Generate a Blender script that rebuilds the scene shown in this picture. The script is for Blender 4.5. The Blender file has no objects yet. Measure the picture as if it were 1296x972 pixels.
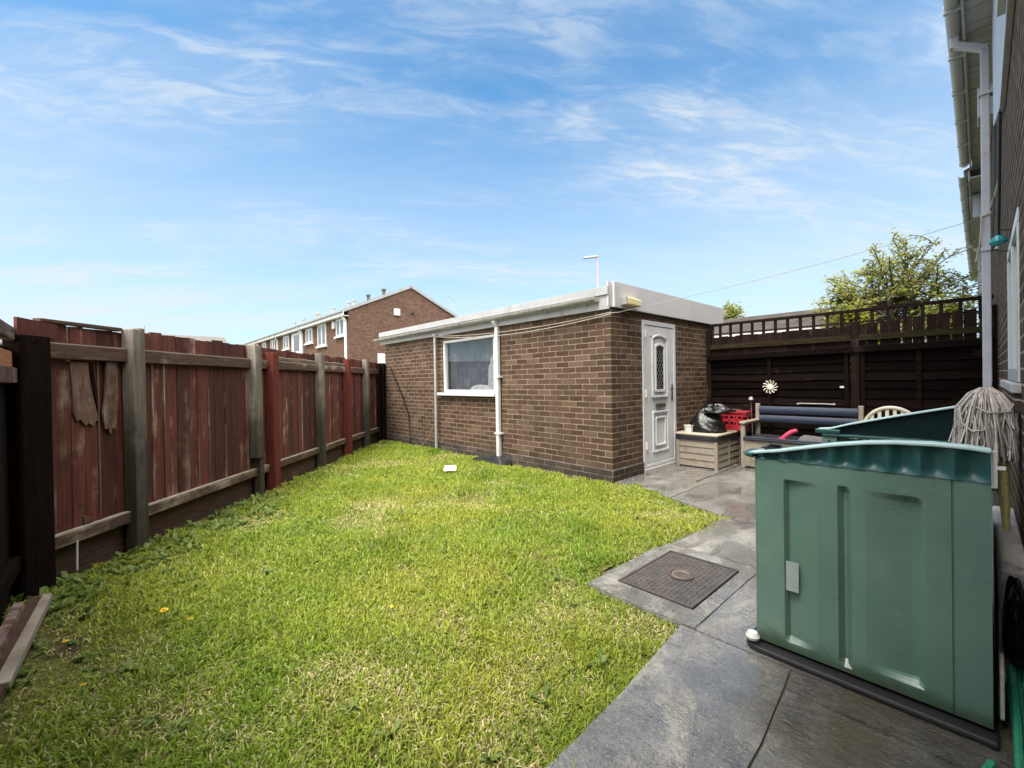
import bpy, bmesh, math, random
import numpy as np
from mathutils import Vector, Matrix, Euler
random.seed(7)
rng = np.random.default_rng(7)
R = math.radians
scene = bpy.context.scene
COL = scene.collection

# ------------------------------------------------------------------ camera
F_PX, PITCH, ROLL, YAW, CAM_H = 544.3, 0.00718, -0.01642, 0.7422, 1.25
cp, sp, cr, sr, ca, sa = (math.cos(PITCH), math.sin(PITCH), math.cos(ROLL), math.sin(ROLL), math.cos(YAW), math.sin(YAW))
M_ = np.array([[cr, -sr, 0], [sr, cr, 0], [0, 0, 1]]) @ np.array([[1, 0, 0], [0, -sp, -cp], [0, cp, -sp]])
W_ = np.array([[ca, sa, 0], [-sa, ca, 0], [0, 0, 1]])
C2W = W_ @ M_.T
cam_d = bpy.data.cameras.new('camera')
cam_d.sensor_fit = 'HORIZONTAL'; cam_d.sensor_width = 36.0
cam_d.lens = F_PX / 1296 * 36
cam_d.clip_start = 0.02; cam_d.clip_end = 2000
cam = bpy.data.objects.new('camera', cam_d); COL.objects.link(cam)
rt, dn, fw = C2W[:, 0], C2W[:, 1], C2W[:, 2]
cam.matrix_world = Matrix(((rt[0], -dn[0], -fw[0], 0), (rt[1], -dn[1], -fw[1], 0), (rt[2], -dn[2], -fw[2], CAM_H), (0, 0, 0, 1)))
scene.camera = cam

# ------------------------------------------------------------------ world, sun, exposure
SUN_EL, SUN_AZ = R(64), R(194)       # azimuth of the sun as a direction in the x,y plane (from +X, counter-clockwise)
world = bpy.data.worlds.new('World'); scene.world = world
world.use_nodes = True
nt = world.node_tree; nt.nodes.clear()
def wn(t, **k):
    n = nt.nodes.new(t)
    for a, v in k.items(): setattr(n, a, v)
    return n
sky = wn('ShaderNodeTexSky', sky_type='NISHITA', sun_disc=False)
sky.sun_elevation = SUN_EL; sky.sun_rotation = R(90) - SUN_AZ
sky.air_density = 1.0; sky.dust_density = 0.6; sky.ozone_density = 2.0
tc = wn('ShaderNodeTexCoord'); sx = wn('ShaderNodeSeparateXYZ'); nt.links.new(tc.outputs['Generated'], sx.inputs[0])
def wm(op, a, b=None, clamp=False):
    n = wn('ShaderNodeMath', operation=op, use_clamp=clamp)
    for i, v in enumerate((a, b)):
        if v is None: continue
        if hasattr(v, 'links'): nt.links.new(v, n.inputs[i])
        else: n.inputs[i].default_value = v
    return n.outputs[0]
zc = wm('MAXIMUM', sx.outputs[2], 0.0)
den = wm('ADD', zc, 0.16)
cxn = wn('ShaderNodeCombineXYZ')
nt.links.new(wm('DIVIDE', sx.outputs[0], den), cxn.inputs[0])
nt.links.new(wm('DIVIDE', sx.outputs[1], den), cxn.inputs[1])
mp0 = wn('ShaderNodeMapping'); mp0.inputs['Rotation'].default_value = (0, 0, R(35)); nt.links.new(cxn.outputs[0], mp0.inputs[0])
mp = wn('ShaderNodeMapping'); mp.inputs['Scale'].default_value = (0.36, 1.05, 1); mp.inputs['Location'].default_value = (3.1, 1.7, 0)
nt.links.new(mp0.outputs[0], mp.inputs[0])
def wnoise(scale, detail, rough, dist=0.0, off=0.0):
    n = wn('ShaderNodeTexNoise'); n.inputs['Scale'].default_value = scale; n.inputs['Detail'].default_value = detail
    n.inputs['Roughness'].default_value = rough; n.inputs['Distortion'].default_value = dist
    if off:
        v = wn('ShaderNodeVectorMath', operation='ADD'); nt.links.new(mp.outputs[0], v.inputs[0]); v.inputs[1].default_value = (off, off * .7, off)
        nt.links.new(v.outputs[0], n.inputs['Vector'])
    else: nt.links.new(mp.outputs[0], n.inputs['Vector'])
    return n.outputs['Fac']
def wramp(v, lo, hi):
    n = wn('ShaderNodeMapRange', interpolation_type='SMOOTHSTEP'); nt.links.new(v, n.inputs[0])
    n.inputs[1].default_value = lo; n.inputs[2].default_value = hi
    return n.outputs[0]
big = wramp(wnoise(0.7, 3, 0.5, 0.3), 0.36, 0.60)
wisp = wramp(wnoise(2.2, 9, 0.6, 0.5, 4.0), 0.38, 0.66)
fine = wramp(wnoise(13.0, 5, 0.62, 0.8, 9.0), 0.40, 0.66)
clear_ = wramp(zc, 0.42, 0.70)
mask = wm('MULTIPLY', wm('MULTIPLY', wm('ADD', wm('MULTIPLY', big, 0.8), 0.2), wisp), wm('ADD', wm('MULTIPLY', fine, 0.7), 0.34))
mask = wm('MULTIPLY', mask, wm('SUBTRACT', 1.0, wm('MULTIPLY', clear_, 0.6)))
lowm = wn('ShaderNodeMapRange'); nt.links.new(zc, lowm.inputs[0])
lowm.inputs[1].default_value = 0.0; lowm.inputs[2].default_value = 0.55; lowm.inputs[3].default_value = 1.0; lowm.inputs[4].default_value = 0.0
low2 = wm('POWER', lowm.outputs[0], 0.95)
veil = wm('MULTIPLY', low2, wm('ADD', 0.70, wm('MULTIPLY', wramp(wnoise(1.7, 8, 0.6, 0.5, 2.0), 0.3, 0.7), 0.34)))
inv = wm('SUBTRACT', 1.0, wm('MULTIPLY', wm('SUBTRACT', 1.0, wm('MULTIPLY', mask, 0.95), True), wm('SUBTRACT', 1.0, veil, True)), True)
mixc = wn('ShaderNodeMix', data_type='RGBA')
FILL_BANK_GAIN = 5.4
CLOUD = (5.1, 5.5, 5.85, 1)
SKY_TINT = (0.84, 1.42, 1.55, 1)
tint = wn('ShaderNodeMix', data_type='RGBA', blend_type='MULTIPLY'); tint.inputs[0].default_value = 1.0
nt.links.new(sky.outputs[0], tint.inputs[6]); tint.inputs[7].default_value = SKY_TINT
# unseen cloud glow added behind the camera for fill, thinning towards the clear side
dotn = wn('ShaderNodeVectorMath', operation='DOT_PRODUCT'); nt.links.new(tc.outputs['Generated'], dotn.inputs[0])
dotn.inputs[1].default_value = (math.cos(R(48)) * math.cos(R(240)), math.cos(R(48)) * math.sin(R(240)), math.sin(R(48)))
fill_bank = wramp(dotn.outputs['Value'], -0.05, 0.75)
cover = wm('SUBTRACT', 1.0, wm('MULTIPLY', wm('SUBTRACT', 1.0, inv), wm('SUBTRACT', 1.0, fill_bank)), True)
ccol = wn('ShaderNodeMix', data_type='RGBA'); nt.links.new(fill_bank, ccol.inputs[0]); ccol.inputs[6].default_value = CLOUD
ccol.inputs[7].default_value = tuple(c * FILL_BANK_GAIN * k for c, k in zip(CLOUD[:3], (1.12, 1.0, .90))) + (1,)
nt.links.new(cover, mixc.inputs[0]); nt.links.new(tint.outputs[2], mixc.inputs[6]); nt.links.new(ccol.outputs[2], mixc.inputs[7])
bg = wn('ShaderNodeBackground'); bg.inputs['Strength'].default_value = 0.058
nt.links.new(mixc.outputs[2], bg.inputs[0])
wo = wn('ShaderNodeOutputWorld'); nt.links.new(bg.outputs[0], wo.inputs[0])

sun_d = bpy.data.lights.new('sun', 'SUN'); sun_d.energy = 2.3; sun_d.angle = R(24); sun_d.color = (1.0, 0.955, 0.88)
sun = bpy.data.objects.new('sun', sun_d); COL.objects.link(sun)
sv = Vector((math.cos(SUN_EL) * math.cos(SUN_AZ), math.cos(SUN_EL) * math.sin(SUN_AZ), math.sin(SUN_EL)))
sun.rotation_euler = sv.to_track_quat('Z', 'Y').to_euler()
scene.view_settings.view_transform = 'Standard'; scene.view_settings.look = 'None'
scene.view_settings.exposure = 1.5; scene.view_settings.gamma = 1.0; scene.view_settings.use_curve_mapping = False
scene.render.engine = 'CYCLES'
scene.cycles.max_bounces = 6; scene.cycles.diffuse_bounces = 3; scene.cycles.transparent_max_bounces = 8
scene.cycles.use_denoising = True

def project(x, y, z):
    d = np.stack([x, y, z - CAM_H])
    c = C2W.T @ d
    return 648 + F_PX * c[0] / np.maximum(c[2], 1e-3), 486 + F_PX * c[1] / np.maximum(c[2], 1e-3), c[2]

# ------------------------------------------------------------------ material helpers
class NT:
    def __init__(s, name):
        s.m = bpy.data.materials.new(name); s.m.use_nodes = True
        s.t = s.m.node_tree; s.t.nodes.clear()
        s.out = s.t.nodes.new('ShaderNodeOutputMaterial')
        s.b = s.t.nodes.new('ShaderNodeBsdfPrincipled'); s.t.links.new(s.b.outputs[0], s.out.inputs[0])
        s.tc = s.t.nodes.new('ShaderNodeTexCoord'); s.co = s.tc.outputs['Object']
    def n(s, t, **k):
        n = s.t.nodes.new(t)
        for a, v in k.items(): setattr(n, a, v)
        return n
    def put(s, sock, v):
        if hasattr(v, 'links') and hasattr(v, 'is_output'): s.t.links.new(v, sock)
        elif isinstance(v, (tuple, list)) and len(v) == 3 and sock.type == 'RGBA': sock.default_value = (*v, 1)
        else: sock.default_value = v
    def math(s, op, a, b=0.0, clamp=False):
        n = s.n('ShaderNodeMath', operation=op, use_clamp=clamp); s.put(n.inputs[0], a); s.put(n.inputs[1], b); return n.outputs[0]
    def scale(s, v):
        n = s.n('ShaderNodeMapping'); s.put(n.inputs[0], s.co); n.inputs['Scale'].default_value = v; return n.outputs[0]
    def noise(s, scale, detail=4, rough=0.55, vec=None, dist=0.0):
        n = s.n('ShaderNodeTexNoise'); s.put(n.inputs['Vector'], vec if vec is not None else s.co)
        n.inputs['Scale'].default_value = scale; n.inputs['Detail'].default_value = detail
        n.inputs['Roughness'].default_value = rough; n.inputs['Distortion'].default_value = dist
        return n.outputs['Fac']
    def step(s, v, lo, hi, a=0.0, b=1.0):
        n = s.n('ShaderNodeMapRange', interpolation_type='SMOOTHSTEP'); s.put(n.inputs[0], v)
        n.inputs[1].default_value = lo; n.inputs[2].default_value = hi; n.inputs[3].default_value = a; n.inputs[4].default_value = b
        return n.outputs[0]
    def mix(s, f, a, b, bt='MIX'):
        n = s.n('ShaderNodeMix', data_type='RGBA', blend_type=bt); s.put(n.inputs[0], f); s.put(n.inputs[6], a); s.put(n.inputs[7], b); return n.outputs[2]
    def bump(s, h, strength=0.3, dist=0.01):
        n = s.n('ShaderNodeBump'); s.put(n.inputs['Height'], h); n.inputs['Strength'].default_value = strength; n.inputs['Distance'].default_value = dist
        s.t.links.new(n.outputs[0], s.b.inputs['Normal'])
    def set(s, col=None, rough=None, metal=None, spec=None):
        if col is not None: s.put(s.b.inputs['Base Color'], col)
        if rough is not None: s.put(s.b.inputs['Roughness'], rough)
        if metal is not None: s.put(s.b.inputs['Metallic'], metal)
        if spec is not None: s.put(s.b.inputs['Specular IOR Level'], spec)
        return s.m

def mottled(name, c1, c2, scale=6, rough=0.6, bump=0.1, stretch=None, spec=0.4, dirt=None, dscale=2.0, dlo=.52, dhi=.75, island=0.0):
    k = NT(name)
    vec = k.scale(stretch) if stretch else k.co
    c = k.mix(k.step(k.noise(scale, 5, .6, vec), .3, .7), c1, c2)
    if dirt: c = k.mix(k.step(k.noise(dscale, 6, .65, vec), dlo, dhi), c, dirt)
    if island:
        g = k.n('ShaderNodeNewGeometry').outputs['Random Per Island']
        c = k.mix(1.0, c, k.mix(g, (1 - island,) * 3, (1 + island,) * 3), 'MULTIPLY')
    k.set(c, rough, spec=spec)
    if bump: k.bump(k.noise(scale * 4, 4, .6, vec), bump, .01)
    return k.m

def brick_mat(name, c1, c2, c3, mortar, dirt=(.05, .045, .04), dirt_amt=0.5, bw=.225, rh=.075, ms=.0055, zoff=0.0):
    k = NT(name)
    geo = k.n('ShaderNodeNewGeometry')
    nx = k.n('ShaderNodeSeparateXYZ'); k.put(nx.inputs[0], geo.outputs['True Normal'])
    p = k.n('ShaderNodeSeparateXYZ'); k.put(p.inputs[0], k.co)
    isx = k.math('GREATER_THAN', k.math('ABSOLUTE', nx.outputs[0]), 0.7)
    u = k.math('ADD', k.math('MULTIPLY', p.outputs[1], isx), k.math('MULTIPLY', p.outputs[0], k.math('SUBTRACT', 1.0, isx)))
    v = k.n('ShaderNodeCombineXYZ'); k.put(v.inputs[0], u); k.put(v.inputs[1], k.math('ADD', p.outputs[2], zoff))
    # slight wobble so courses are not ruler straight
    wob = k.n('ShaderNodeTexNoise'); k.put(wob.inputs['Vector'], k.co); wob.inputs['Scale'].default_value = 3.0; wob.inputs['Detail'].default_value = 3
    vm = k.n('ShaderNodeVectorMath', operation='MULTIPLY_ADD'); k.put(vm.inputs[0], wob.outputs['Color']); vm.inputs[1].default_value = (.012, .012, 0); k.put(vm.inputs[2], v.outputs[0])
    br = k.n('ShaderNodeTexBrick', offset=.5, squash=1.0)
    k.put(br.inputs['Vector'], vm.outputs[0])
    br.inputs['Scale'].default_value = 1.0; br.inputs['Mortar Size'].default_value = ms; br.inputs['Mortar Smooth'].default_value = .25
    br.inputs['Bias'].default_value = 0.0; br.inputs['Brick Width'].default_value = bw; br.inputs['Row Height'].default_value = rh
    br.inputs['Color1'].default_value = (0, 0, 0, 1); br.inputs['Color2'].default_value = (1, 1, 1, 1); br.inputs['Mortar'].default_value = (.5, .5, .5, 1)
    bv = k.n('ShaderNodeSeparateXYZ'); k.put(bv.inputs[0], br.outputs['Color'])
    cb = k.mix(k.step(bv.outputs[0], .0, .75), c1, c2)
    cb = k.mix(k.step(bv.outputs[0], .8, .95), cb, c3)
    cb = k.mix(k.step(k.noise(55, 4, .7), .35, .75, 0, .55), cb, dirt)
    cm = k.mix(k.step(k.noise(5, 6, .7), .38, .66), mortar, tuple(x * .5 for x in mortar))
    cb = k.mix(k.step(k.noise(2.3, 5, .7), .5, .72, 0, .45), cb, c3)
    c = k.mix(br.outputs['Fac'], cb, cm)
    c = k.mix(k.math('MULTIPLY', k.step(k.noise(1.1, 6, .65), .5, .78), dirt_amt), c, dirt)
    low = k.step(p.outputs[2], 0.0, 0.35, 0.4, 0.0)
    c = k.mix(k.math('MULTIPLY', low, k.step(k.noise(5, 4), .3, .6)), c, (.045, .04, .03))
    k.set(c, .95, spec=.06)
    h = k.math('ADD', k.math('MULTIPLY', k.math('SUBTRACT', 1.0, br.outputs['Fac']), 1.0), k.math('MULTIPLY', k.noise(70, 4, .7), .45))
    k.bump(h, .75, .012)
    return k.m

def wood_mat(name, c1, c2, worn, worn_lo=.55, worn_hi=.72, axis='z', island=.3, rough=.82, green=0.0, spec=.18, lowblack=0.0):
    k = NT(name)
    g = k.n('ShaderNodeNewGeometry').outputs['Random Per Island']
    off = k.n('ShaderNodeCombineXYZ'); k.put(off.inputs[0], k.math('MULTIPLY', g, 37.0)); k.put(off.inputs[1], k.math('MULTIPLY', g, 17.0)); k.put(off.inputs[2], k.math('MULTIPLY', g, 5.0))
    st = {'z': (1, 1, .06), 'xy': (.1, .1, 1), 'x': (.06, 1, 1), 'y': (1, .06, 1)}[axis]
    va = k.n('ShaderNodeVectorMath', operation='ADD'); k.put(va.inputs[0], k.scale(st)); k.put(va.inputs[1], off.outputs[0])
    vec = va.outputs[0]
    grain = k.noise(60, 6, .65, vec, .4)
    vb = k.n('ShaderNodeVectorMath', operation='ADD'); k.put(vb.inputs[0], k.co); k.put(vb.inputs[1], off.outputs[0])
    c = k.mix(k.step(grain, .3, .7), c1, c2)
    wornf = k.math('MULTIPLY', k.step(k.math('ADD', k.math('MULTIPLY', k.noise(5, 6, .65, vec, .8), .55), k.math('MULTIPLY', k.noise(3.5, 5, .6, vb.outputs[0]), .45)), worn_lo, worn_hi), k.step(grain, .25, .55, .45, 1))
    c = k.mix(wornf, c, worn)
    kn = k.n('ShaderNodeTexVoronoi', feature='F1'); k.put(kn.inputs['Vector'], vb.outputs[0]); kn.inputs['Scale'].default_value = 4.5
    c = k.mix(k.step(kn.outputs['Distance'], .03, .1, .75, 0), c, tuple(x * .3 for x in c1))
    c = k.mix(1.0, c, k.mix(g, (1 - island,) * 3, (1 + island,) * 3), 'MULTIPLY')
    if green:
        zz = k.n('ShaderNodeSeparateXYZ'); k.put(zz.inputs[0], k.co)
        c = k.mix(k.math('MULTIPLY', k.step(zz.outputs[2], .25, 1.2, green, 0), k.step(k.noise(6, 5, .6), .35, .6)), c, (.07, .085, .012))
    if lowblack:
        zb = k.n('ShaderNodeSeparateXYZ'); k.put(zb.inputs[0], k.co)
        c = k.mix(k.math('MULTIPLY', k.step(k.math('ADD', zb.outputs[2], k.math('MULTIPLY', k.noise(4, 5, .65), .7)), 1.0, 1.4, 1, 0), lowblack), c, (.026, .020, .014))
    k.set(c, rough, spec=spec)
    k.bump(k.math('ADD', k.math('MULTIPLY', grain, .8), k.math('MULTIPLY', k.noise(140, 3, .6, vec), .3)), .5, .006)
    return k.m

MT = {}
MT['brick'] = brick_mat('garage_brick', (.064, .036, .025), (.102, .060, .040), (.140, .092, .064), (.29, .235, .165), dirt_amt=.3, ms=.0062)
MT['plinth'] = brick_mat('plinth_brick', (.045, .034, .030), (.085, .062, .052), (.12, .09, .08), (.20, .18, .15), dirt_amt=.4, zoff=.004, ms=.006)
MT['house_brick'] = brick_mat('house_brick', (.060, .038, .029), (.10, .062, .046), (.13, .085, .066), (.42, .36, .28), dirt_amt=.4)
MT['far_brick'] = brick_mat('terrace_brick', (.085, .045, .033), (.115, .062, .045), (.15, .085, .065), (.23, .175, .14), dirt_amt=.25)
MT['upvc'] = mottled('white_upvc', (.58, .58, .58), (.52, .52, .53), 3, .3, 0, dirt=(.42, .41, .37), dscale=5, dlo=.6, dhi=.85)
MT['white_paint'] = mottled('white_painted_board', (.36, .36, .36), (.31, .31, .31), 4, .5, .03, dirt=(.22, .21, .18), dscale=9, dlo=.55, dhi=.75)
MT['fascia_grey'] = mottled('pale_grey_fascia', (.50, .49, .495), (.45, .44, .45), 2, .45, .02)
MT['gutter'] = mottled('weathered_white_gutter', (.36, .355, .335), (.30, .29, .27), 6, .45, .02, dirt=(.08, .08, .055), dscale=14, dlo=.54, dhi=.68)
MT['house_white'] = mottled('greyed_white_upvc', (.46, .47, .52), (.40, .41, .46), 5, .45, .02, dirt=(.33, .32, .3), dscale=9, dlo=.55, dhi=.8)
MT['roof_felt'] = mottled('roof_felt', (.06, .06, .06), (.09, .09, .085), 12, .9, .2)
MT['roof_tile'] = mottled('grey_roof_tiles', (.09, .08, .075), (.13, .12, .11), 8, .85, .2)
MT['verge'] = mottled('pale_verge', (.26, .265, .28), (.22, .225, .235), 4, .6, 0)
MT['dark_void'] = mottled('dark_interior', (.16, .16, .165), (.2, .2, .2), 4, .9, 0)
MT['red_wood'] = wood_mat('red_stained_boards', (.046, .0135, .0105), (.100, .029, .021), (.23, .15, .12), .54, .66, 'z', .45, spec=.3)
MT['red_post'] = wood_mat('red_stained_post', (.085, .019, .014), (.14, .033, .023), (.2, .09, .07), .62, .8, 'z', .1)
MT['rail_wood'] = wood_mat('worn_fence_rail', (.060, .034, .026), (.105, .066, .050), (.33, .265, .21), .50, .64, 'xy', .2)
MT['grey_wood'] = wood_mat('weathered_grey_post', (.105, .090, .074), (.175, .152, .128), (.32, .285, .245), .48, .66, 'z', .15, green=.35, lowblack=.75)
MT['black_wood'] = wood_mat('blackened_post', (.007, .0045, .004), (.014, .008, .007), (.04, .022, .018), .6, .8, 'z', .2, spec=.03)
MT['gravel_board'] = wood_mat('earthy_gravel_board', (.045, .026, .018), (.08, .05, .035), (.15, .115, .08), .55, .72, 'xy', .2)
MT['pale_wood'] = wood_mat('bleached_plank', (.20, .165, .125), (.32, .27, .21), (.42, .37, .30), .5, .7, 'xy', .2)
MT['peel_wood'] = wood_mat('peeling_board', (.080, .038, .030), (.145, .085, .068), (.31, .235, .195), .48, .62, 'z', .2)
MT['orange_wood'] = wood_mat('fresh_orange_wood', (.30, .12, .055), (.38, .17, .085), (.4, .24, .15), .6, .8, 'xy', .1)
MT['dark_fence'] = wood_mat('dark_stained_fence', (.0035, .0022, .002), (.0095, .0052, .0042), (.060, .040, .034), .57, .70, 'y', .6, spec=.04)
MT['dark_trellis'] = wood_mat('dark_trellis', (.009, .0055, .0045), (.020, .012, .0095), (.08, .055, .042), .55, .72, 'z', .3, spec=.05)
MT['moss_rail'] = wood_mat('mossy_dark_rail', (.014, .011, .006), (.032, .026, .012), (.07, .06, .025), .5, .7, 'y', .2, spec=.05)

def plastic(name, c1, c2, rough, dirt, lo=.55, hi=.8, ds=3.0, spec=.5):
    k = NT(name)
    c = k.mix(k.step(k.noise(2.5, 5, .6), .3, .7), c1, c2)
    c = k.mix(k.step(k.noise(ds, 7, .7), lo, hi, 0, .8), c, dirt)
    k.set(c, k.step(k.noise(5, 5, .6), .3, .7, rough, rough + .15), spec=spec)
    k.bump(k.noise(300, 2, .5), .12, .003)
    return k.m
MT['shed_green'] = plastic('sage_green_plastic', (.105, .185, .14), (.145, .23, .175), .36, (.085, .125, .085), .46, .72)
k = NT('sage_green_plastic_dirty_foot')
c = k.mix(k.step(k.noise(2.2, 6, .65), .3, .7), (.092, .172, .135), (.132, .220, .176))
c = k.mix(k.step(k.noise(1.6, 7, .7), .5, .72, 0, .7), c, (.088, .135, .092))
c = k.mix(k.step(k.noise(2.7, 6, .7), .56, .70, 0, .5), c, (.205, .275, .215))
c = k.mix(k.step(k.noise(5, 7, .75, k.scale((1, 3.0, .35)), .4), .60, .72, 0, .55), c, (.06, .085, .055))
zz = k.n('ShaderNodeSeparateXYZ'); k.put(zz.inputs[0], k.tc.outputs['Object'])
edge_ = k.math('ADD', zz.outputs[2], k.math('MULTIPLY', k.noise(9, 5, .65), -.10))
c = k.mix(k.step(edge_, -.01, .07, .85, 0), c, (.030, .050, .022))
k.set(c, k.step(k.noise(5, 5, .6), .3, .7, .26, .42), spec=.6); k.bump(k.noise(300, 2, .5), .12, .003); MT['shed_side'] = k.m
MT['shed_teal'] = plastic('dark_teal_plastic', (.012, .058, .056), (.018, .075, .072), .3, (.05, .11, .1), .6, .85)
MT['shed_rim'] = plastic('teal_rim_sky_sheen', (.40, .56, .55), (.46, .62, .61), .25, (.12, .26, .25), .6, .85)  # pale tone paints the sky's reflection onto the teal rim
MT['shed_teal_shade'] = plastic('shaded_teal_plastic', (.003, .013, .014), (.005, .018, .019), .5, (.007, .02, .02), spec=.12)  # teal darkened to carry the shade inside the far gable
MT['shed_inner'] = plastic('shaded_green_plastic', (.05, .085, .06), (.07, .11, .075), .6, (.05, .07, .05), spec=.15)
MT['black_plastic'] = plastic('black_plastic', (.012, .012, .014), (.02, .02, .022), .35, (.05, .045, .04))
MT['beige'] = plastic('beige_resin', (.21, .18, .14), (.26, .228, .182), .5, (.11, .09, .05), .48, .68, 5)
MT['beige_lid'] = plastic('pale_beige_lid', (.34, .28, .215), (.39, .33, .26), .5, (.35, .29, .2), .58, .8, 6)
MT['navy'] = plastic('navy_resin', (.013, .021, .043), (.018, .029, .055), .45, (.06, .07, .09), .6, .85)
MT['red'] = plastic('red_plastic', (.33, .015, .025), (.38, .024, .032), .4, (.3, .02, .03), .65, .9)
MT['pink'] = plastic('pink_plastic', (.42, .035, .09), (.45, .05, .105), .4, (.4, .04, .1), .65, .9)
MT['white_plastic'] = plastic('white_plastic', (.56, .56, .53), (.62, .62, .59), .4, (.5, .49, .42), .55, .8, 6)
MT['cream_chair'] = plastic('cream_chair_plastic', (.44, .42, .33), (.5, .47, .38), .4, (.28, .26, .19), .5, .75, 8)
MT['tape'] = plastic('silver_tape', (.24, .29, .265), (.33, .38, .355), .22, (.20, .24, .22), .5, .8, 12)
MT['cream_lamp'] = plastic('cream_lamp_body', (.58, .50, .24), (.62, .55, .30), .45, (.42, .36, .18), .5, .8, 8)
MT['teal_glass'] = plastic('teal_glass', (.02, .22, .24), (.03, .28, .30), .1, (.01, .1, .11))
MT['yellow'] = mottled('frayed_yellow_sleeve', (.74, .66, .26), (.80, .74, .38), 40, .9, .8, dirt=(.3, .25, .1), dscale=25)
MT['cotton'] = mottled('grey_mop_cotton', (.36, .32, .285), (.50, .455, .41), 30, .95, .5, island=.45)
MT['hose'] = mottled('green_ribbed_hose', (.02, .19, .11), (.035, .26, .155), 60, .4, .4)
MT['rope'] = mottled('pale_rope', (.52, .48, .40), (.42, .39, .33), 60, .9, .4)
MT['line'] = mottled('grey_line', (.30, .30, .30), (.24, .24, .24), 10, .6, 0)
MT['cable_orange'] = mottled('tan_cable', (.35, .2, .12), (.3, .17, .1), 20, .6, 0)
MT['galv'] = mottled('galvanised_steel', (.34, .34, .33), (.26, .26, .25), 14, .45, .05, spec=.5, dirt=(.2, .17, .14), dscale=8)
MT['steel'] = NT('door_metal').set((.45, .44, .42), .3, 1.0)
MT['stone'] = mottled('pale_worn_stone', (.34, .33, .32), (.46, .44, .42), 14, .7, .4, dirt=(.1, .09, .08), dscale=6)
MT['bark'] = mottled('grey_bark', (.10, .085, .07), (.15, .13, .11), 20, .9, .5)
MT['yellow_petal'] = mottled('yellow_petals', (.80, .50, .015), (.85, .6, .03), 20, .6, 0)
MT['stem'] = mottled('green_stem', (.10, .17, .04), (.08, .14, .03), 20, .6, 0)
MT['cloth'] = mottled('white_cloth', (.25, .25, .245), (.33, .33, .325), 8, .95, .3)
MT['foil'] = NT('bin_liner'); k = MT['foil']
k.set((.006, .006, .0065), .33, spec=.35); rd = k.math('SUBTRACT', 1.0, k.math('MULTIPLY', k.math('ABSOLUTE', k.math('SUBTRACT', k.noise(7, 3, .5, None, 1.5), .5)), 3.0), True); k.bump(k.math('ADD', rd, k.math('MULTIPLY', k.noise(30, 3, .5), .1)), .35, .02); MT['foil'] = k.m
# leaded dark glass / clear glass
def glass(name, tint=(.9, .95, .95)):
    k = NT(name)
    g = k.n('ShaderNodeBsdfGlossy'); g.inputs['Roughness'].default_value = .01; g.inputs['Color'].default_value = (1, 1, 1, 1)
    t = k.n('ShaderNodeBsdfTransparent'); t.inputs['Color'].default_value = (*tint, 1)
    ge = k.n('ShaderNodeNewGeometry'); dt = k.n('ShaderNodeVectorMath', operation='DOT_PRODUCT'); k.put(dt.inputs[0], ge.outputs['Normal']); k.put(dt.inputs[1], ge.outputs['Incoming'])
    sch = k.math('ADD', k.math('MULTIPLY', k.math('POWER', k.math('SUBTRACT', 1.0, k.math('ABSOLUTE', dt.outputs['Value']), True), 5.0), .95), .05)
    mx = k.n('ShaderNodeMixShader'); k.put(mx.inputs[0], sch); k.put(mx.inputs[1], t.outputs[0]); k.put(mx.inputs[2], g.outputs[0])
    k.t.links.new(mx.outputs[0], k.out.inputs[0]); return k.m
MT['glass'] = glass('window_glass', (.95, .97, .98))
MT['dark_glass'] = NT('dark_leaded_glass').set((.015, .018, .02), .06, spec=.6)
MT['far_glass'] = NT('far_window_glass').set((.10, .12, .14), .08, spec=.7)

def foliage(name, cols, trans=.3):
    k = NT(name)
    g = k.n('ShaderNodeNewGeometry').outputs['Random Per Island']
    rp = k.n('ShaderNodeValToRGB'); el = rp.color_ramp.elements
    el[0].color = (*cols[0], 1); el[1].color = (*cols[-1], 1)
    for i, c in enumerate(cols[1:-1]):
        e = el.new((i + 1) / (len(cols) - 1)); e.color = (*c, 1)
    k.put(rp.inputs[0], g)
    k.set(rp.outputs[0], .55, spec=.3)
    tr = k.n('ShaderNodeBsdfTranslucent'); k.put(tr.inputs[0], rp.outputs[0])
    mx = k.n('ShaderNodeMixShader'); mx.inputs[0].default_value = trans
    k.t.links.new(k.b.outputs[0], mx.inputs[1]); k.t.links.new(tr.outputs[0], mx.inputs[2]); k.t.links.new(mx.outputs[0], k.out.inputs[0])
    return k.m
MT['leaf_tree'] = foliage('young_tree_leaves', [(.20, .23, .05), (.29, .31, .07), (.37, .39, .09), (.30, .27, .10)], .55)
MT['leaf_bush'] = foliage('yellow_green_leaves', [(.17, .20, .025), (.24, .26, .035), (.31, .30, .05)], .45)
MT['leaf_weed'] = foliage('weed_leaves', [(.09, .14, .025), (.14, .20, .04), (.19, .25, .07)], .35)

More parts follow.
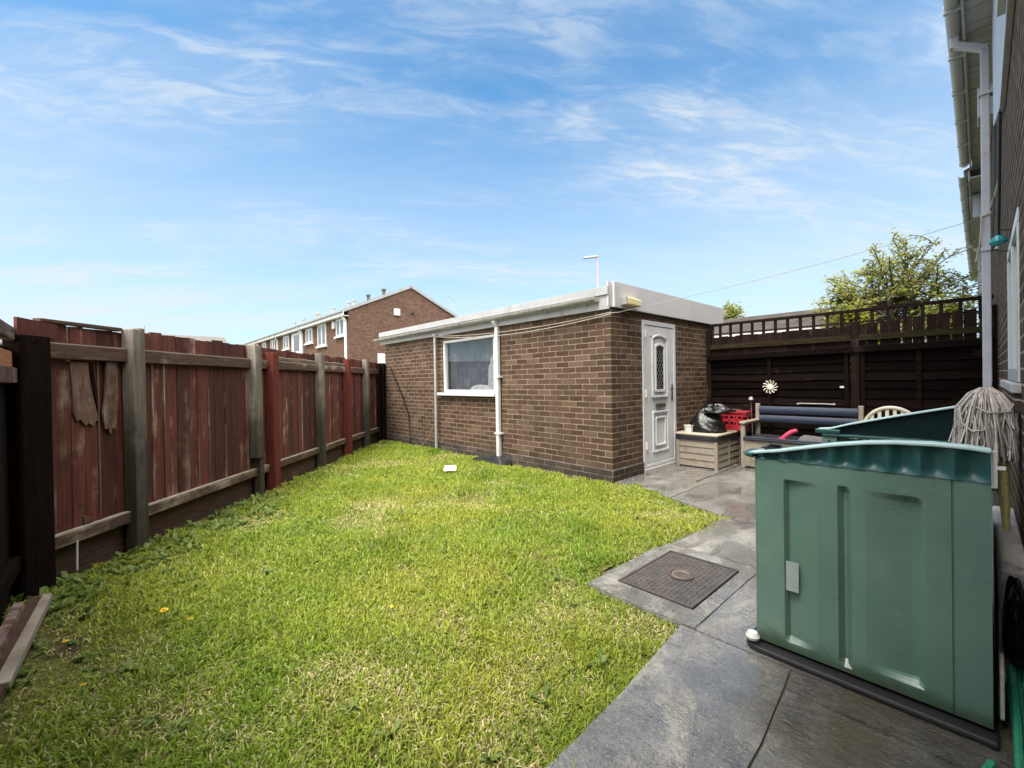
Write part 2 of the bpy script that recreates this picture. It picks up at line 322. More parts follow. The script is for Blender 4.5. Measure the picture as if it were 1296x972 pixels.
def grass_mat():
    k = NT('grass_blades')
    a = k.n('ShaderNodeAttribute', attribute_name='tint')
    k.set(a.outputs['Color'], .5, spec=.3)
    tr = k.n('ShaderNodeBsdfTranslucent'); k.put(tr.inputs[0], a.outputs['Color'])
    mx = k.n('ShaderNodeMixShader'); mx.inputs[0].default_value = .4
    k.t.links.new(k.b.outputs[0], mx.inputs[1]); k.t.links.new(tr.outputs[0], mx.inputs[2]); k.t.links.new(mx.outputs[0], k.out.inputs[0])
    return k.m
MT['grass'] = grass_mat()
k = NT('lawn_thatch')
c = k.mix(k.step(k.noise(5, 6, .65), .35, .65), (.075, .085, .018), (.13, .135, .03))
c = k.mix(k.step(k.noise(40, 4, .7), .45, .7), c, (.16, .125, .06))
c = k.mix(k.step(k.noise(2.2, 5, .6), .55, .7), c, (.06, .042, .026))
k.set(c, .95, spec=.1); k.bump(k.noise(60, 5, .7), .8, .02); MT['soil'] = k.m
k = NT('far_ground'); k.set(k.mix(k.noise(.3, 5), (.06, .075, .025), (.1, .1, .05)), .95); MT['ground'] = k.m

def path_mat():
    k = NT('wet_concrete')
    sep = k.n('ShaderNodeSeparateXYZ'); k.put(sep.inputs[0], k.co)
    X_, Y_ = sep.outputs[0], sep.outputs[1]
    base = k.mix(k.step(k.noise(7, 7, .7), .3, .7), (.20, .19, .174), (.40, .38, .345))
    base = k.mix(k.step(k.noise(80, 4, .75), .54, .66), base, (.50, .47, .41))
    base = k.mix(k.step(k.noise(42, 5, .8), .53, .64, 0, .55), base, (.46, .435, .385))
    base = k.mix(k.step(k.noise(34, 5, .8, k.scale((1.2, 1, 1)), .3), .55, .66, 0, .6), base, (.07, .066, .06))
    base = k.mix(k.step(k.noise(120, 3, .7, k.scale((1, 1.3, 1))), .56, .66, 0, .8), base, (.045, .043, .042))
    streak = k.noise(2.2, 7, .65, k.scale((.7, 1.5, 1)), .6)
    damp = k.math('MULTIPLY', k.step(streak, .36, .56), k.step(X_, 3.2, 4.4, 1.0, .8))
    strip = k.math('MULTIPLY', k.step(Y_, .44, .74, 1, 0), k.step(X_, 1.2, 1.9))
    damp = k.math('MAXIMUM', damp, k.math('MULTIPLY', strip, .9))
    base = k.mix(k.math('MULTIPLY', damp, .45), base, (.040, .037, .034))
    base = k.mix(k.math('MULTIPLY', strip, k.step(k.noise(3.0, 6, .65), .30, .55, .35, .8)), base, (.024, .019, .011))
    brown = k.step(k.noise(2.6, 7, .68, None, .5), .50, .64)
    back = k.step(X_, 3.4, 4.3)
    base = k.mix(k.math('MULTIPLY', brown, k.math('ADD', k.math('MULTIPLY', back, .75), k.math('MULTIPLY', strip, .45), True)), base, (.036, .025, .014))
    base = k.mix(k.math('MULTIPLY', back, .5), base, (.055, .048, .038))
    moss = k.math('MULTIPLY', strip, k.step(k.noise(5, 7, .7), .42, .60))
    base = k.mix(k.math('MULTIPLY', moss, .7), base, (.055, .043, .014))
    g = k.n('ShaderNodeNewGeometry').outputs['Random Per Island']
    base = k.mix(1.0, base, k.mix(g, (.85, .85, .85), (1.12, 1.12, 1.11)), 'MULTIPLY')
    k.set(base, k.math('ADD', k.step(damp, .05, .9, .5, .10), k.math('MULTIPLY', k.noise(45, 4), .10)), spec=.9)
    k.put(k.b.inputs['Coat Weight'], k.math('MULTIPLY', damp, k.math('SUBTRACT', 1.0, k.math('MULTIPLY', strip, .65)))); k.b.inputs['Coat Roughness'].default_value = .08; k.b.inputs['Coat IOR'].default_value = 1.65
    rip = k.noise(26, 5, .65, k.scale((1.25, .5, 1)), .9)
    h = k.math('ADD', k.math('MULTIPLY', rip, .8), k.math('MULTIPLY', k.noise(130, 3, .7), .35))
    k.bump(h, 1.0, .034)
    return k.m
MT['path'] = path_mat()
MT['joint'] = mottled('dirty_joint', (.05, .048, .03), (.09, .085, .05), 20, .9, .5)
MT['surround'] = mottled('pale_concrete_surround', (.16, .15, .135), (.27, .25, .22), 30, .6, .6, dirt=(.09, .078, .055), dscale=5, dlo=.45, dhi=.7)
MT['iron'] = mottled('rusty_cast_iron', (.050, .045, .042), (.085, .074, .068), 12, .5, .2, spec=.5, dirt=(.085, .056, .042), dscale=7, dlo=.5, dhi=.75)
MT['iron_lid'] = mottled('rust_brown_iron', (.060, .042, .032), (.085, .060, .046), 18, .6, .25, spec=.5)

# ------------------------------------------------------------------ mesh helpers
ORG = {}
class MB:
    def __init__(s): s.v = []; s.f = []; s.smooth = False
    def add(s, vs, fs):
        o = len(s.v); s.v += [tuple(float(c) for c in p) for p in vs]; s.f += [tuple(i + o for i in f) for f in fs]; return s
    def box(s, x0, x1, y0, y1, z0, z1):
        return s.add([(x0, y0, z0), (x1, y0, z0), (x1, y1, z0), (x0, y1, z0), (x0, y0, z1), (x1, y0, z1), (x1, y1, z1), (x0, y1, z1)],
                     [(0, 3, 2, 1), (4, 5, 6, 7), (0, 1, 5, 4), (1, 2, 6, 5), (2, 3, 7, 6), (3, 0, 4, 7)])
    def hexa(s, p):   # 8 points, bottom ring then top ring
        return s.add(p, [(0, 3, 2, 1), (4, 5, 6, 7), (0, 1, 5, 4), (1, 2, 6, 5), (2, 3, 7, 6), (3, 0, 4, 7)])
    def bar(s, a, b, w, h, up=(0, 0, 1)):
        a = Vector(a); b = Vector(b); d = (b - a).normalized(); side = d.cross(Vector(up))
        if side.length < 1e-4: side = d.cross(Vector((1, 0, 0)))
        side.normalize(); u = side.cross(d)
        P = []
        for q in (a, b):
            for i, j in ((-1, -1), (1, -1), (1, 1), (-1, 1)): P.append(q + side * (i * w / 2) + u * (j * h / 2))
        return s.add(P, [(0, 1, 2, 3), (7, 6, 5, 4), (0, 4, 5, 1), (1, 5, 6, 2), (2, 6, 7, 3), (3, 7, 4, 0)])
    def tube(s, pts, r, seg=10, cap=True):
        pts = [Vector(p) for p in pts]; n = len(pts)
        rs = r if isinstance(r, (list, tuple)) else [r] * n
        s.smooth = True
        o = len(s.v); vs = []; fs = []; prev = None
        for i, p in enumerate(pts):
            t = (pts[min(i + 1, n - 1)] - pts[max(i - 1, 0)]).normalized()
            if prev is None:
                a = t.cross(Vector((0, 0, 1)))
                if a.length < 1e-3: a = t.cross(Vector((1, 0, 0)))
            else: a = prev - t * prev.dot(t)
            a.normalize(); prev = a; b = t.cross(a)
            for k in range(seg):
                th = 2 * math.pi * k / seg; vs.append(p + (a * math.cos(th) + b * math.sin(th)) * rs[i])
        for i in range(n - 1):
            for k in range(seg):
                k2 = (k + 1) % seg; fs.append((i * seg + k, i * seg + k2, (i + 1) * seg + k2, (i + 1) * seg + k))
        if cap: fs.append(tuple(range(seg))[::-1]); fs.append(tuple(range((n - 1) * seg, n * seg)))
        return s.add(vs, fs)
    def prism(s, poly, fn, a, b):   # poly of (u,v); fn(u,v,t)->xyz
        n = len(poly)
        vs = [fn(u, v, a) for u, v in poly] + [fn(u, v, b) for u, v in poly]
        return s.add(vs, [tuple(range(n))[::-1], tuple(range(n, 2 * n))] + [(i, (i + 1) % n, n + (i + 1) % n, n + i) for i in range(n)])
    def grid(s, nu, nv, fn):
        vs = [fn(i / nu, j / nv) for j in range(nv + 1) for i in range(nu + 1)]
        return s.add(vs, [(j * (nu + 1) + i, j * (nu + 1) + i + 1, (j + 1) * (nu + 1) + i + 1, (j + 1) * (nu + 1) + i) for j in range(nv) for i in range(nu)])
    def lathe(s, prof, c, seg=20, axis='z'):
        s.smooth = True
        vs = []; n = len(prof)
        for r, h in prof:
            for k in range(seg):
                th = 2 * math.pi * k / seg; p = (r * math.cos(th), r * math.sin(th), h)
                if axis == 'x': p = (p[2], p[0], p[1])
                vs.append((p[0] + c[0], p[1] + c[1], p[2] + c[2]))
        fs = [(i * seg + k, i * seg + (k + 1) % seg, (i + 1) * seg + (k + 1) % seg, (i + 1) * seg + k) for i in range(n - 1) for k in range(seg)]
        fs += [tuple(range(seg))[::-1], tuple(range((n - 1) * seg, n * seg))]
        return s.add(vs, fs)
    def build(s, name, mat, parent=None, bevel=0.0, smooth=None, local=False, fix=True):
        o0 = Vector((0, 0, 0)) if (parent is None or local) else ORG[parent.name]
        me = bpy.data.meshes.new(name)
        me.from_pydata([tuple(Vector(p) - o0) for p in s.v], [], s.f); me.update()
        if fix:
            bm = bmesh.new(); bm.from_mesh(me); bmesh.ops.recalc_face_normals(bm, faces=bm.faces); bm.to_mesh(me); bm.free()
        me.materials.append(MT[mat] if isinstance(mat, str) else mat)
        sm = s.smooth if smooth is None else smooth
        if sm: 
            me.polygons.foreach_set('use_smooth', [True] * len(me.polygons))
        ob = bpy.data.objects.new(name, me); COL.objects.link(ob)
        if parent is not None: ob.parent = parent
        ORG[ob.name] = o0
        if bevel:
            b = ob.modifiers.new('bevel', 'BEVEL'); b.width = bevel; b.segments = 2; b.limit_method = 'ANGLE'
            if sm: pass
        if sm:
            try:
                me.set_sharp_from_angle(angle=R(40))
            except Exception: pass
        return ob
def tag(o, label=None, cat=None, group=None, kind=None):
    if label: o['label'] = label
    if cat: o['category'] = cat
    if group: o['group'] = group
    if kind: o['kind'] = kind
    return o
def thing(name, loc, label, cat, group=None):
    o = bpy.data.objects.new(name, None); COL.objects.link(o); o.location = loc; o.empty_display_size = .1
    ORG[o.name] = Vector(loc)
    return tag(o, label, cat, group)
def wob(a): return (random.random() - .5) * 2 * a

# ------------------------------------------------------------------ ground, lawn, path
tag(MB().add([(-600, -600, -.06), (600, -600, -.06), (600, 600, -.06), (-600, 600, -.06)], [(0, 1, 2, 3)]).build('ground', 'ground'), kind='structure')
P0 = Vector((-.319, 4.074)); UF = Vector((.683, .730)); NF = Vector((.730, -.683))
def FP(s, d, z): q = P0 + UF * s + NF * d; return (q.x, q.y, z)
GX, GY, GX2, GY2 = 4.42, 3.03, 7.42, 9.0          # garage footprint
HY = -.13                                         # house wall plane
BX = 7.15                                         # back fence plane
edge = [(-.50, .93), (.2, .96), (1.0, .965), (1.45, .985), (1.8, 1.02), (2.08, 1.045), (2.15, 1.22), (2.235, 1.45), (2.26, 1.70), (2.5, 1.70), (2.9, 1.625), (3.2, 1.60), (3.6, 1.575), (3.95, 1.56), (4.02, 1.72), (4.22, 2.25), (4.43, 2.82), (4.40, 2.93)]
lawn_poly = edge + [(4.34, 3.0), (4.33, 9.05)] + [FP(6.6, .02, 0)[:2], FP(-.2, .02, 0)[:2], (-.50, 3.95), (-.50, .93)]
def lawnz(x, y): return -.014 + .010 * math.sin(x * 2.1 + 1) * math.sin(y * 1.7) + .006 * math.sin(x * 5.3 + y * 4.1)
mb = MB()
mb.add([(x, y, -.022) for x, y in lawn_poly], [tuple(range(len(lawn_poly)))])
lawn = tag(mb.build('lawn', 'soil', fix=False), kind='structure')
bm = bmesh.new(); bm.from_mesh(lawn.data); bmesh.ops.triangulate(bm, faces=bm.faces)
bmesh.ops.subdivide_edges(bm, edges=bm.edges, cuts=5, use_grid_fill=True)
for v in bm.verts: v.co.z = lawnz(v.co.x, v.co.y) - .008
bmesh.ops.recalc_face_normals(bm, faces=bm.faces); bm.to_mesh(lawn.data); bm.free()

jb = MB()
jb.add([(-4, HY, -.012), (2.28, HY, -.012), (BX + .1, HY, -.012), (BX + .1, 3.05, -.012), (4.40, 3.05, -.012), (4.42, 2.9, -.012), (4.0, 1.58, -.012), (2.28, 1.68, -.012), (2.10, 1.03, -.012), (1.45, .965, -.012), (.2, .93, -.012), (-4, .90, -.012)], [tuple(range(12))])
tag(jb.build('path_bed', 'joint'), kind='structure')
pb = MB()
def slab(pts, z=0.0):
    # slab with slightly irregular arrises
    n = len(pts); out = []
    for i in range(n):
        a = Vector(pts[i]); b = Vector(pts[(i + 1) % n]); m = max(1, int((b - a).length / .12))
        for k in range(m):
            q = a.lerp(b, k / m); out.append((q.x + wob(.0025), q.y + wob(.0025)))
    pb.prism(out, lambda u, v, t: (u, v, t), -.03, z)
e_l = [p for p in edge if p[0] <= 2.09]
slab([(-4, .511), (.906, .511), (1.6, .513), (1.95, .543), (2.086, .556)] + list(reversed([(x, y - .012) for x, y in e_l])), .002)       # concrete strip
slab([(-4, HY + .01), (.9, HY + .01), (.9, .507), (-4, .507)], 0.0)
slab([(.906, HY + .01), (1.95, HY + .01), (1.95, .537), (1.6, .508), (.906, .505)], -.003)
slab([(1.958, HY + .01), (3.053, HY + .01), (3.053, .968), (2.10, .968), (2.092, .55), (1.958, .537)], 0.001)
slab([(3.065, HY + .01), (3.93, HY + .01), (3.93, 1.545), (3.6, 1.555), (3.065, 1.585)], .003)
slab([(3.945, HY + .01), (5.1, HY + .01), (5.1, 1.25), (3.945, 1.25)], -.002)
slab([(3.945, 1.265), (5.1, 1.265), (5.1, 2.2), (4.235, 2.2), (3.99, 1.56)], .002)
slab([(5.115, HY + .01), (BX, HY + .01), (BX, 1.5), (5.115, 1.5)], 0.0)
slab([(5.115, 1.515), (BX, 1.515), (BX, 2.32), (5.115, 2.32)], -.003)
slab([(4.25, 2.215), (5.1, 2.215), (5.1, 3.02), (4.43, 3.02), (4.43, 2.83)], 0.0)
slab([(5.115, 2.335), (BX, 2.335), (BX, 3.02), (5.115, 3.02)], .002)
tag(pb.build('path', 'path'), kind='structure')
# inspection chamber
mh = thing('manhole_cover', (2.59, 1.29, 0), 'rusty rectangular cast iron manhole cover set in the path beside the lawn notch', 'manhole cover')
sb = MB()
X0, X1, Y0, Y1 = 2.265, 2.925, 1.06, 1.525
for b in ((2.10, X0 - .006, .974, 1.64), (X1 + .006, 3.053, .974, 1.61), (X0 - .006, X1 + .006, .974, Y0 - .006), (X0 - .006, X1 + .006, Y1 + .006, 1.64)):
    sb.box(b[0], b[1], b[2], b[3], -.03, .004)
sb.build('surround', 'path', mh, bevel=.004)
pbm = MB(); pbm.box(X0, X1, Y0, Y1, -.03, .004)
nx_, ny_ = 22, 15
for i in range(nx_):
    for j in range(ny_):
        cx = X0 + .022 + (X1 - X0 - .044) * (i + .5) / nx_; cy = Y0 + .022 + (Y1 - Y0 - .044) * (j + .5) / ny_
        if math.hypot(cx - 2.60, cy - 1.285) < .082: continue
        w = .0115; l = .0075
        if (i + j) % 2: w, l = l, w
        pbm.hexa([(cx - w, cy - l, .003), (cx + w, cy - l, .003), (cx + w, cy + l, .003), (cx - w, cy + l, .003),
                  (cx - w * .7, cy - l * .7, .0085), (cx + w * .7, cy - l * .7, .0085), (cx + w * .7, cy + l * .7, .0085), (cx - w * .7, cy + l * .7, .0085)])
for b in ((X0, X1, Y0, Y0 + .014), (X0, X1, Y1 - .014, Y1), (X0, X0 + .014, Y0 + .014, Y1 - .014), (X1 - .014, X1, Y0 + .014, Y1 - .014)):
    pbm.box(*b, .004, .010)
pbm.build('cover_plate', 'iron', mh)
MB().lathe([(.078, .005), (.078, .0135), (.068, .0155), (.062, .009), (.001, .0095)], (2.60, 1.285, 0), 32).build('lifting_boss', 'iron_lid', mh)
MB().tube([(2.60 + .05 * math.cos(a), 1.285 + .05 * math.sin(a), .010) for a in np.linspace(0, 2 * math.pi, 40)], .0032, 6).build('ring', 'surround', mh)

# ------------------------------------------------------------------ grass
def fbm(x, y, f, seed, n=6):
    r = np.random.default_rng(seed); o = np.zeros_like(x); a = 1; tot = 0
    for k in range(n):
        for _ in range(3):
            th = r.uniform(0, 2 * math.pi); ph = r.uniform(0, 2 * math.pi)
            o += a * np.sin((x * math.cos(th) + y * math.sin(th)) * f + ph) / 3
        tot += a; a *= .62; f *= 1.9
    return o / tot
def in_poly(x, y, poly):
    c = np.zeros(len(x), bool); n = len(poly)
    for i in range(n):
        x0, y0 = poly[i]; x1, y1 = poly[(i + 1) % n]
        m = ((y0 > y) != (y1 > y)) & (x < (x1 - x0) * (y - y0) / (y1 - y0 + 1e-12) + x0)
        c ^= m
    return c
N = 1100000
gx = rng.uniform(-.7, 4.6, N); gy = rng.uniform(.85, 9.2, N)
jx = gx - .03 + .03 * np.sin(gy * 17 + gx * 9) ; jy = gy + .04 + .035 * np.sin(gx * 13) + .035 * np.sin(gx * 31 + 1) + .03 * np.sin(gx * 57)
m = in_poly(jx, jy, lawn_poly)
d = np.hypot(gx, gy)
px, py, dep = project(gx, gy, np.zeros(N))
m &= (dep > .3) & (px > -260) & (px < 1500) & (py < 1250)
dens = 23000 / (1 + (d / 3.6) ** 2)
patch = fbm(gx, gy, 2.2, 11); patch2 = fbm(gx, gy, 6.0, 12)
left_bare = np.exp(-((gx + .30) ** 2 / .10 + (gy - 3.0) ** 2 / .9)) * .85
sF = (gx - P0.x) * UF.x + (gy - P0.y) * UF.y; dF = (gx - P0.x) * NF.x + (gy - P0.y) * NF.y
fence_bare = np.clip(.75 + .8 * fbm(gx, gy, 5.0, 51), 0, 1) * np.exp(-np.clip(dF, 0, 9) / .22) * (sF < 3.2) * .85
left_bare = np.maximum(left_bare, fence_bare)
notch_bare = np.exp(-(np.clip(np.abs(gy - (1.72 - .11 * (gx - 2.26))) / .045, 0, 9) ** 2)) * ((gx > 2.2) & (gx < 2.78)) * .9
thin = (1 - notch_bare) * np.clip(.95 + .7 * patch + 1.0 * patch2, .12, 1.25) * (1 - left_bare)
m &= rng.uniform(0, 1, N) < dens * thin * (5.3 * 8.35) / N
gx, gy, d, patch, patch2, left_bare = gx[m], gy[m], d[m], patch[m], patch2[m], left_bare[m]
n = len(gx)
tuft = fbm(gx, gy, 9.0, 13)
dry = np.clip(fbm(gx, gy, 2.6, 21) * 1.9 + fbm(gx, gy, 7.0, 22) * 1.6 - .12 + left_bare * .5, 0, 1)
tall = np.clip(fbm(gx, gy, 4.5, 41) * 1.6 - .35, 0, 1)
h = (.021 + .016 * np.clip(tuft, -.6, 1) + rng.gamma(2, .005, n) + .034 * tall) * (1 - .35 * dry) * (1 + .12 * np.clip(d - 3, 0, 5))
wd = (.0015 + rng.uniform(0, .0014, n)) * (1 + d * .16)
ang = rng.uniform(0, 2 * math.pi, n); lean = np.clip(rng.normal(.95, .42, n) - .35 * tall, .1, 1.55)
straw = rng.uniform(0, 1, n) < (.07 + .50 * dry) * (1 - .7 * tall)
lean = np.where(straw, lean + .45, lean); h = np.where(straw, h * .9, h)
ba = ang + rng.normal(0, .5, n) + math.pi / 2
g0 = rng.uniform(0, 1, n)[:, None]
cdark = np.array([.100, .185, .016]); cmid = np.array([.270, .385, .032]); cyel = np.array([.420, .430, .060]); cstraw = np.array([.62, .54, .27])
yel = np.clip(.48 + .9 * fbm(gx, gy, 3.2, 33) + .45 * fbm(gx, gy, 11., 31) - .5 * tall, 0, 1)[:, None]
col = cdark * (1 - g0) + cmid * g0
col = col * (1 - .75 * yel) + cyel * (.75 * yel) * (.65 + .55 * g0)
cs = cstraw * (.55 + .6 * rng.uniform(0, 1, n))[:, None]
col = col * (1 - .28 * tall[:, None])
col = np.where(straw[:, None], cs, col)
bz = np.array([lawnz(a, b) for a, b in zip(gx, gy)]) - .008
V = np.zeros((n, 7, 3)); tx, ty = np.cos(ba), np.sin(ba); lx, ly = np.cos(ang), np.sin(ang)
for r_, (t, w_) in enumerate(((0, 1.0), (.45, .9), (.8, .55))):
    hor = h * np.sin(lean) * t ** 1.6; ver = h * t * np.cos(lean * t * .8)
    for q, sgn in enumerate((-1, 1)):
        V[:, r_ * 2 + q, 0] = gx + lx * hor + tx * wd * w_ * sgn
        V[:, r_ * 2 + q, 1] = gy + ly * hor + ty * wd * w_ * sgn
        V[:, r_ * 2 + q, 2] = bz + ver
V[:, 6, 0] = gx + lx * h * np.sin(lean); V[:, 6, 1] = gy + ly * h * np.sin(lean); V[:, 6, 2] = bz + h * np.cos(lean * .8) 
def blade_mesh(name, V, col):
    n = len(V)
    me = bpy.data.meshes.new(name)
    me.vertices.add(n * 7); me.vertices.foreach_set('co', V.reshape(-1))
    base = (np.arange(n) * 7)[:, None]
    lo = np.concatenate([base + [0, 1, 3, 2], base + [2, 3, 5, 4], base + [4, 5, 6]], axis=1).reshape(-1)
    me.loops.add(n * 11); me.loops.foreach_set('vertex_index', lo.astype(np.int32))
    st = ((np.arange(n) * 11)[:, None] + np.array([0, 4, 8])).reshape(-1)
    me.polygons.add(n * 3); me.polygons.foreach_set('loop_start', st.astype(np.int32))
    me.update(calc_edges=True)
    at = me.attributes.new('tint', 'FLOAT_COLOR', 'POINT')
    cc = np.ones((n, 7, 4)); cc[:, :, :3] = col[:, None, :]
    at.data.foreach_set('color', cc.reshape(-1).astype(np.float32))
    return me
me = blade_mesh('grass', V, col); me.materials.append(MT['grass'])
go = bpy.data.objects.new('grass', me); COL.objects.link(go)
tag(go, 'patchy mown grass with dry straw and bright green tufts across the lawn', 'grass', kind='stuff')
# broadleaf weeds scattered through the lawn: rosettes of small leaves
wbm = MB()
def leaf(mbx, p, yaw, tilt, L, w, fold=.25):
    c_, s_ = math.cos(yaw), math.sin(yaw)
    def T(a, b, z):
        zz = a * math.sin(tilt) + z; aa = a * math.cos(tilt); return (p[0] + aa * c_ - b * s_, p[1] + aa * s_ + b * c_, p[2] + zz)
    dr = -L * .18
    mbx.add([T(0, 0, 0), T(L * .35, w * .8, w * fold), T(L * .35, 0, 0), T(L * .35, -w * .8, w * fold), T(L * .75, w, w * fold + dr * .4), T(L * .75, 0, dr * .4), T(L * .75, -w, w * fold + dr * .4), T(L, 0, dr)],
            [(0, 2, 1), (0, 3, 2), (1, 2, 5, 4), (2, 3, 6, 5), (4, 5, 7), (5, 6, 7)])
k_ = 0
while k_ < 620:
    if random.random() < .5: s_ = random.uniform(-1.2, 2.2); q = FP(s_, abs(random.gauss(0, .45)) + .05, 0); x, y = q[0], q[1]
    else: x, y = random.uniform(-1, 4.2), random.uniform(1.05, 7)
    if not in_poly(np.array([x]), np.array([y]), lawn_poly)[0]: continue
    k_ += 1
    sc = random.uniform(.6, 1.4) * (1.45 if (x - P0.x) * NF.x + (y - P0.y) * NF.y < .6 else 1.0)
    for i in range(random.randint(4, 8)):
        leaf(wbm, (x + wob(.01), y + wob(.01), lawnz(x, y)), random.uniform(0, 6.28), random.uniform(.15, 1.0), random.uniform(.022, .055) * sc, random.uniform(.005, .010) * sc)
tag(wbm.build('lawn_weeds', 'leaf_weed', smooth=False, fix=False), 'broad leaved weeds sprouting among the grass, thickest along the left fence', 'weeds', kind='stuff')

# dandelions
DL = ['yellow dandelion, largest of those in the lawn below the second grey fence post', 'yellow dandelion beside the pale planks at the left fence', 'yellow dandelion just right of the large one', 'yellow dandelion in the weeds at the lower left', 'yellow dandelion alone in the middle of the near lawn']
def dandelion_proto():
    t = thing('dandelion', (.16, 2.94, -.01), DL[0], 'flower', 'dandelions in the lawn')
    m_ = MB(); m_.tube([(0, 0, 0), (.004, 0, .03), (.002, .002, .058)], .0018, 6); m_.build('stem', 'stem', t, local=True)
    m_ = MB()
    for ring, (nn, L, ti) in enumerate(((16, .017, .15), (12, .013, .5), (8, .008, .95))):
        for i in range(nn):
            leaf(m_, (.002, .002, .058 + ring * .001), 6.283 * i / nn + ring * .2, ti, L, .0022, .1)
    m_.build('petals', 'yellow_petal', t, local=True, fix=False)
    return t
dp = dandelion_proto()
for i, (x, y, s_) in enumerate([(-.21, 2.98, .8), (.26, 2.80, .75), (-.13, 2.5, .7), (1.1, 2.2, .6)]):
    c_ = dp.copy(); COL.objects.link(c_); c_.location = (x, y, -.012); c_.scale = (s_,) * 3; c_['label'] = DL[i + 1]
    c_.rotation_euler = (wob(.3), wob(.3), random.uniform(0, 6))
    for ch in dp.children:
        q = ch.copy(); COL.objects.link(q); q.parent = c_
dp.scale = (1.25,) * 3

# ------------------------------------------------------------------ garage
ga = thing('brick_garage', (GX, GY, 0), 'flat roofed brown brick garage with white door at the end of the lawn', 'garage')
ZT = 2.135
WY0, WY1, WZ0, WZ1 = 5.20, 6.67, 1.06, 2.0       # window opening
DX0, DX1, DZ0, DZ1 = 5.12, 6.03, .05, 2.035      # door opening
T = .215
w = MB()
for (y0, y1, z0, z1) in ((GY, WY0, .15, ZT), (WY1, GY2, .15, ZT), (WY0, WY1, .15, WZ0), (WY0, WY1, WZ1, ZT)):
    w.box(GX, GX + T, y0, y1, z0, z1)
for (x0, x1, z0, z1) in ((GX + T, DX0, .15, ZT), (DX1, GX2, .15, ZT), (DX0, DX1, DZ1, ZT)):
    w.box(x0, x1, GY, GY + T, z0, z1)
w.box(GX2 - T, GX2, GY + T, GY2 - T, .15, ZT); w.box(GX + T, GX2, GY2 - T, GY2, .15, ZT)
w.build('wall', 'brick', ga)
p = MB()
E_ = .018
p.box(GX - E_, GX + T, GY - E_, GY2 + E_, -.05, .149)
p.box(GX + T + .001, DX0, GY - E_, GY + T, -.05, .149); p.box(DX1, GX2 + E_, GY - E_, GY + T, -.05, .149)
p.build('plinth', 'plinth', ga, bevel=.01)
MB().box(DX0 + .002, DX1 - .002, GY - .03, GY + T, -.05, .045).build('doorstep', 'stone', ga, bevel=.006)
rf = MB(); rf.box(GX - .02, GX2 + .2, GY + .0, GY2 + .12, 2.29, 2.36); rf.build('roof', 'roof_felt', ga)
cl_ = MB(); cl_.box(GX + .03, GX2 - .03, GY + .03, GY2 - .03, 2.137, 2.28); cl_.build('ceiling', 'dark_void', ga)
fb = MB(); fb.box(GX - .055, GX - .03, GY - .012, GY2 + .14, 2.10, 2.27)
fb.box(GX - .075, GX - .03, GY - .012, GY2 + .14, 2.272, 2.372)
fb.box(GX - .03, GX, GY + .03, GY2 + .14, 2.12, 2.27)
fb.build('side_fascia', 'white_paint', ga, bevel=.003)
fb = MB(); fb.box(GX + .02, GX2 + .28, GY - .045, GY - .012, 2.125, 2.437); fb.box(GX - .06, GX2 + .28, GY - .010, GY + .012, 2.13, 2.43)
fb.build('front_fascia', 'fascia_grey', ga, bevel=.003)
MB().box(GX - .002, GX + .03, GY - .06, GY - .046, 2.125, 2.42).build('fascia_trim', 'fascia_grey', ga)
def halfgutter(mbx, P, Q, r, seg=10, th=.004, up=1):
    P = Vector(P); Q = Vector(Q); d_ = (Q - P).normalized(); side = d_.cross(Vector((0, 0, 1))).normalized()
    prof = [(-r * math.cos(math.pi * k / seg), -r * math.sin(math.pi * k / seg)) for k in range(seg + 1)]
    prof += [((r - th) * math.cos(math.pi * k / seg), -(r - th) * math.sin(math.pi * k / seg)) for k in range(seg + 1)]
    n = len(prof)
    mbx.prism(prof, lambda u, v, t: tuple((P if t == 0 else Q) + side * u + Vector((0, 0, v))), 0, 1)
gu = MB(); halfgutter(gu, (GX - .122, GY + .12, 2.245), (GX - .122, GY2 + .22, 2.225), .05)
gu.add([(GX - .122 + .048 * math.cos(a), GY + .122, 2.245 - .048 * math.sin(a)) for a in np.linspace(0, math.pi, 10)], [tuple(range(10))])
for k in range(9):
    y = GY + .3 + k * .68; gu.bar((GX - .06, y, 2.185), (GX - .122, y, 2.182), .03, .012)
gu.build('gutter', 'gutter', ga, smooth=False)
# window
wi = MB(); fr = .05; xf = GX + .03
for (y0, y1, z0, z1) in ((WY0, WY1, WZ0, WZ0 + fr), (WY0, WY1, WZ1 - fr, WZ1), (WY0, WY0 + fr, WZ0 + fr, WZ1 - fr), (WY1 - fr, WY1, WZ0 + fr, WZ1 - fr)):
    wi.box(xf - .035, xf + .04, y0 + .002, y1 - .002, z0 + .002, z1 - .002)
wi.build('window', 'upvc', ga, bevel=.006); win = [c for c in ga.children if c.name.startswith('window')][0]
MB().box(xf, xf + .02, WY0 + fr + .002, WY1 - fr - .002, WZ0 + fr + .002, WZ1 - fr - .002).build('pane', 'glass', win)
MB().box(GX - .085, GX + .0, WY0 - .05, WY1 + .11, WZ0 - .055, WZ0 - .004).build('sill', 'upvc', win, bevel=.008)
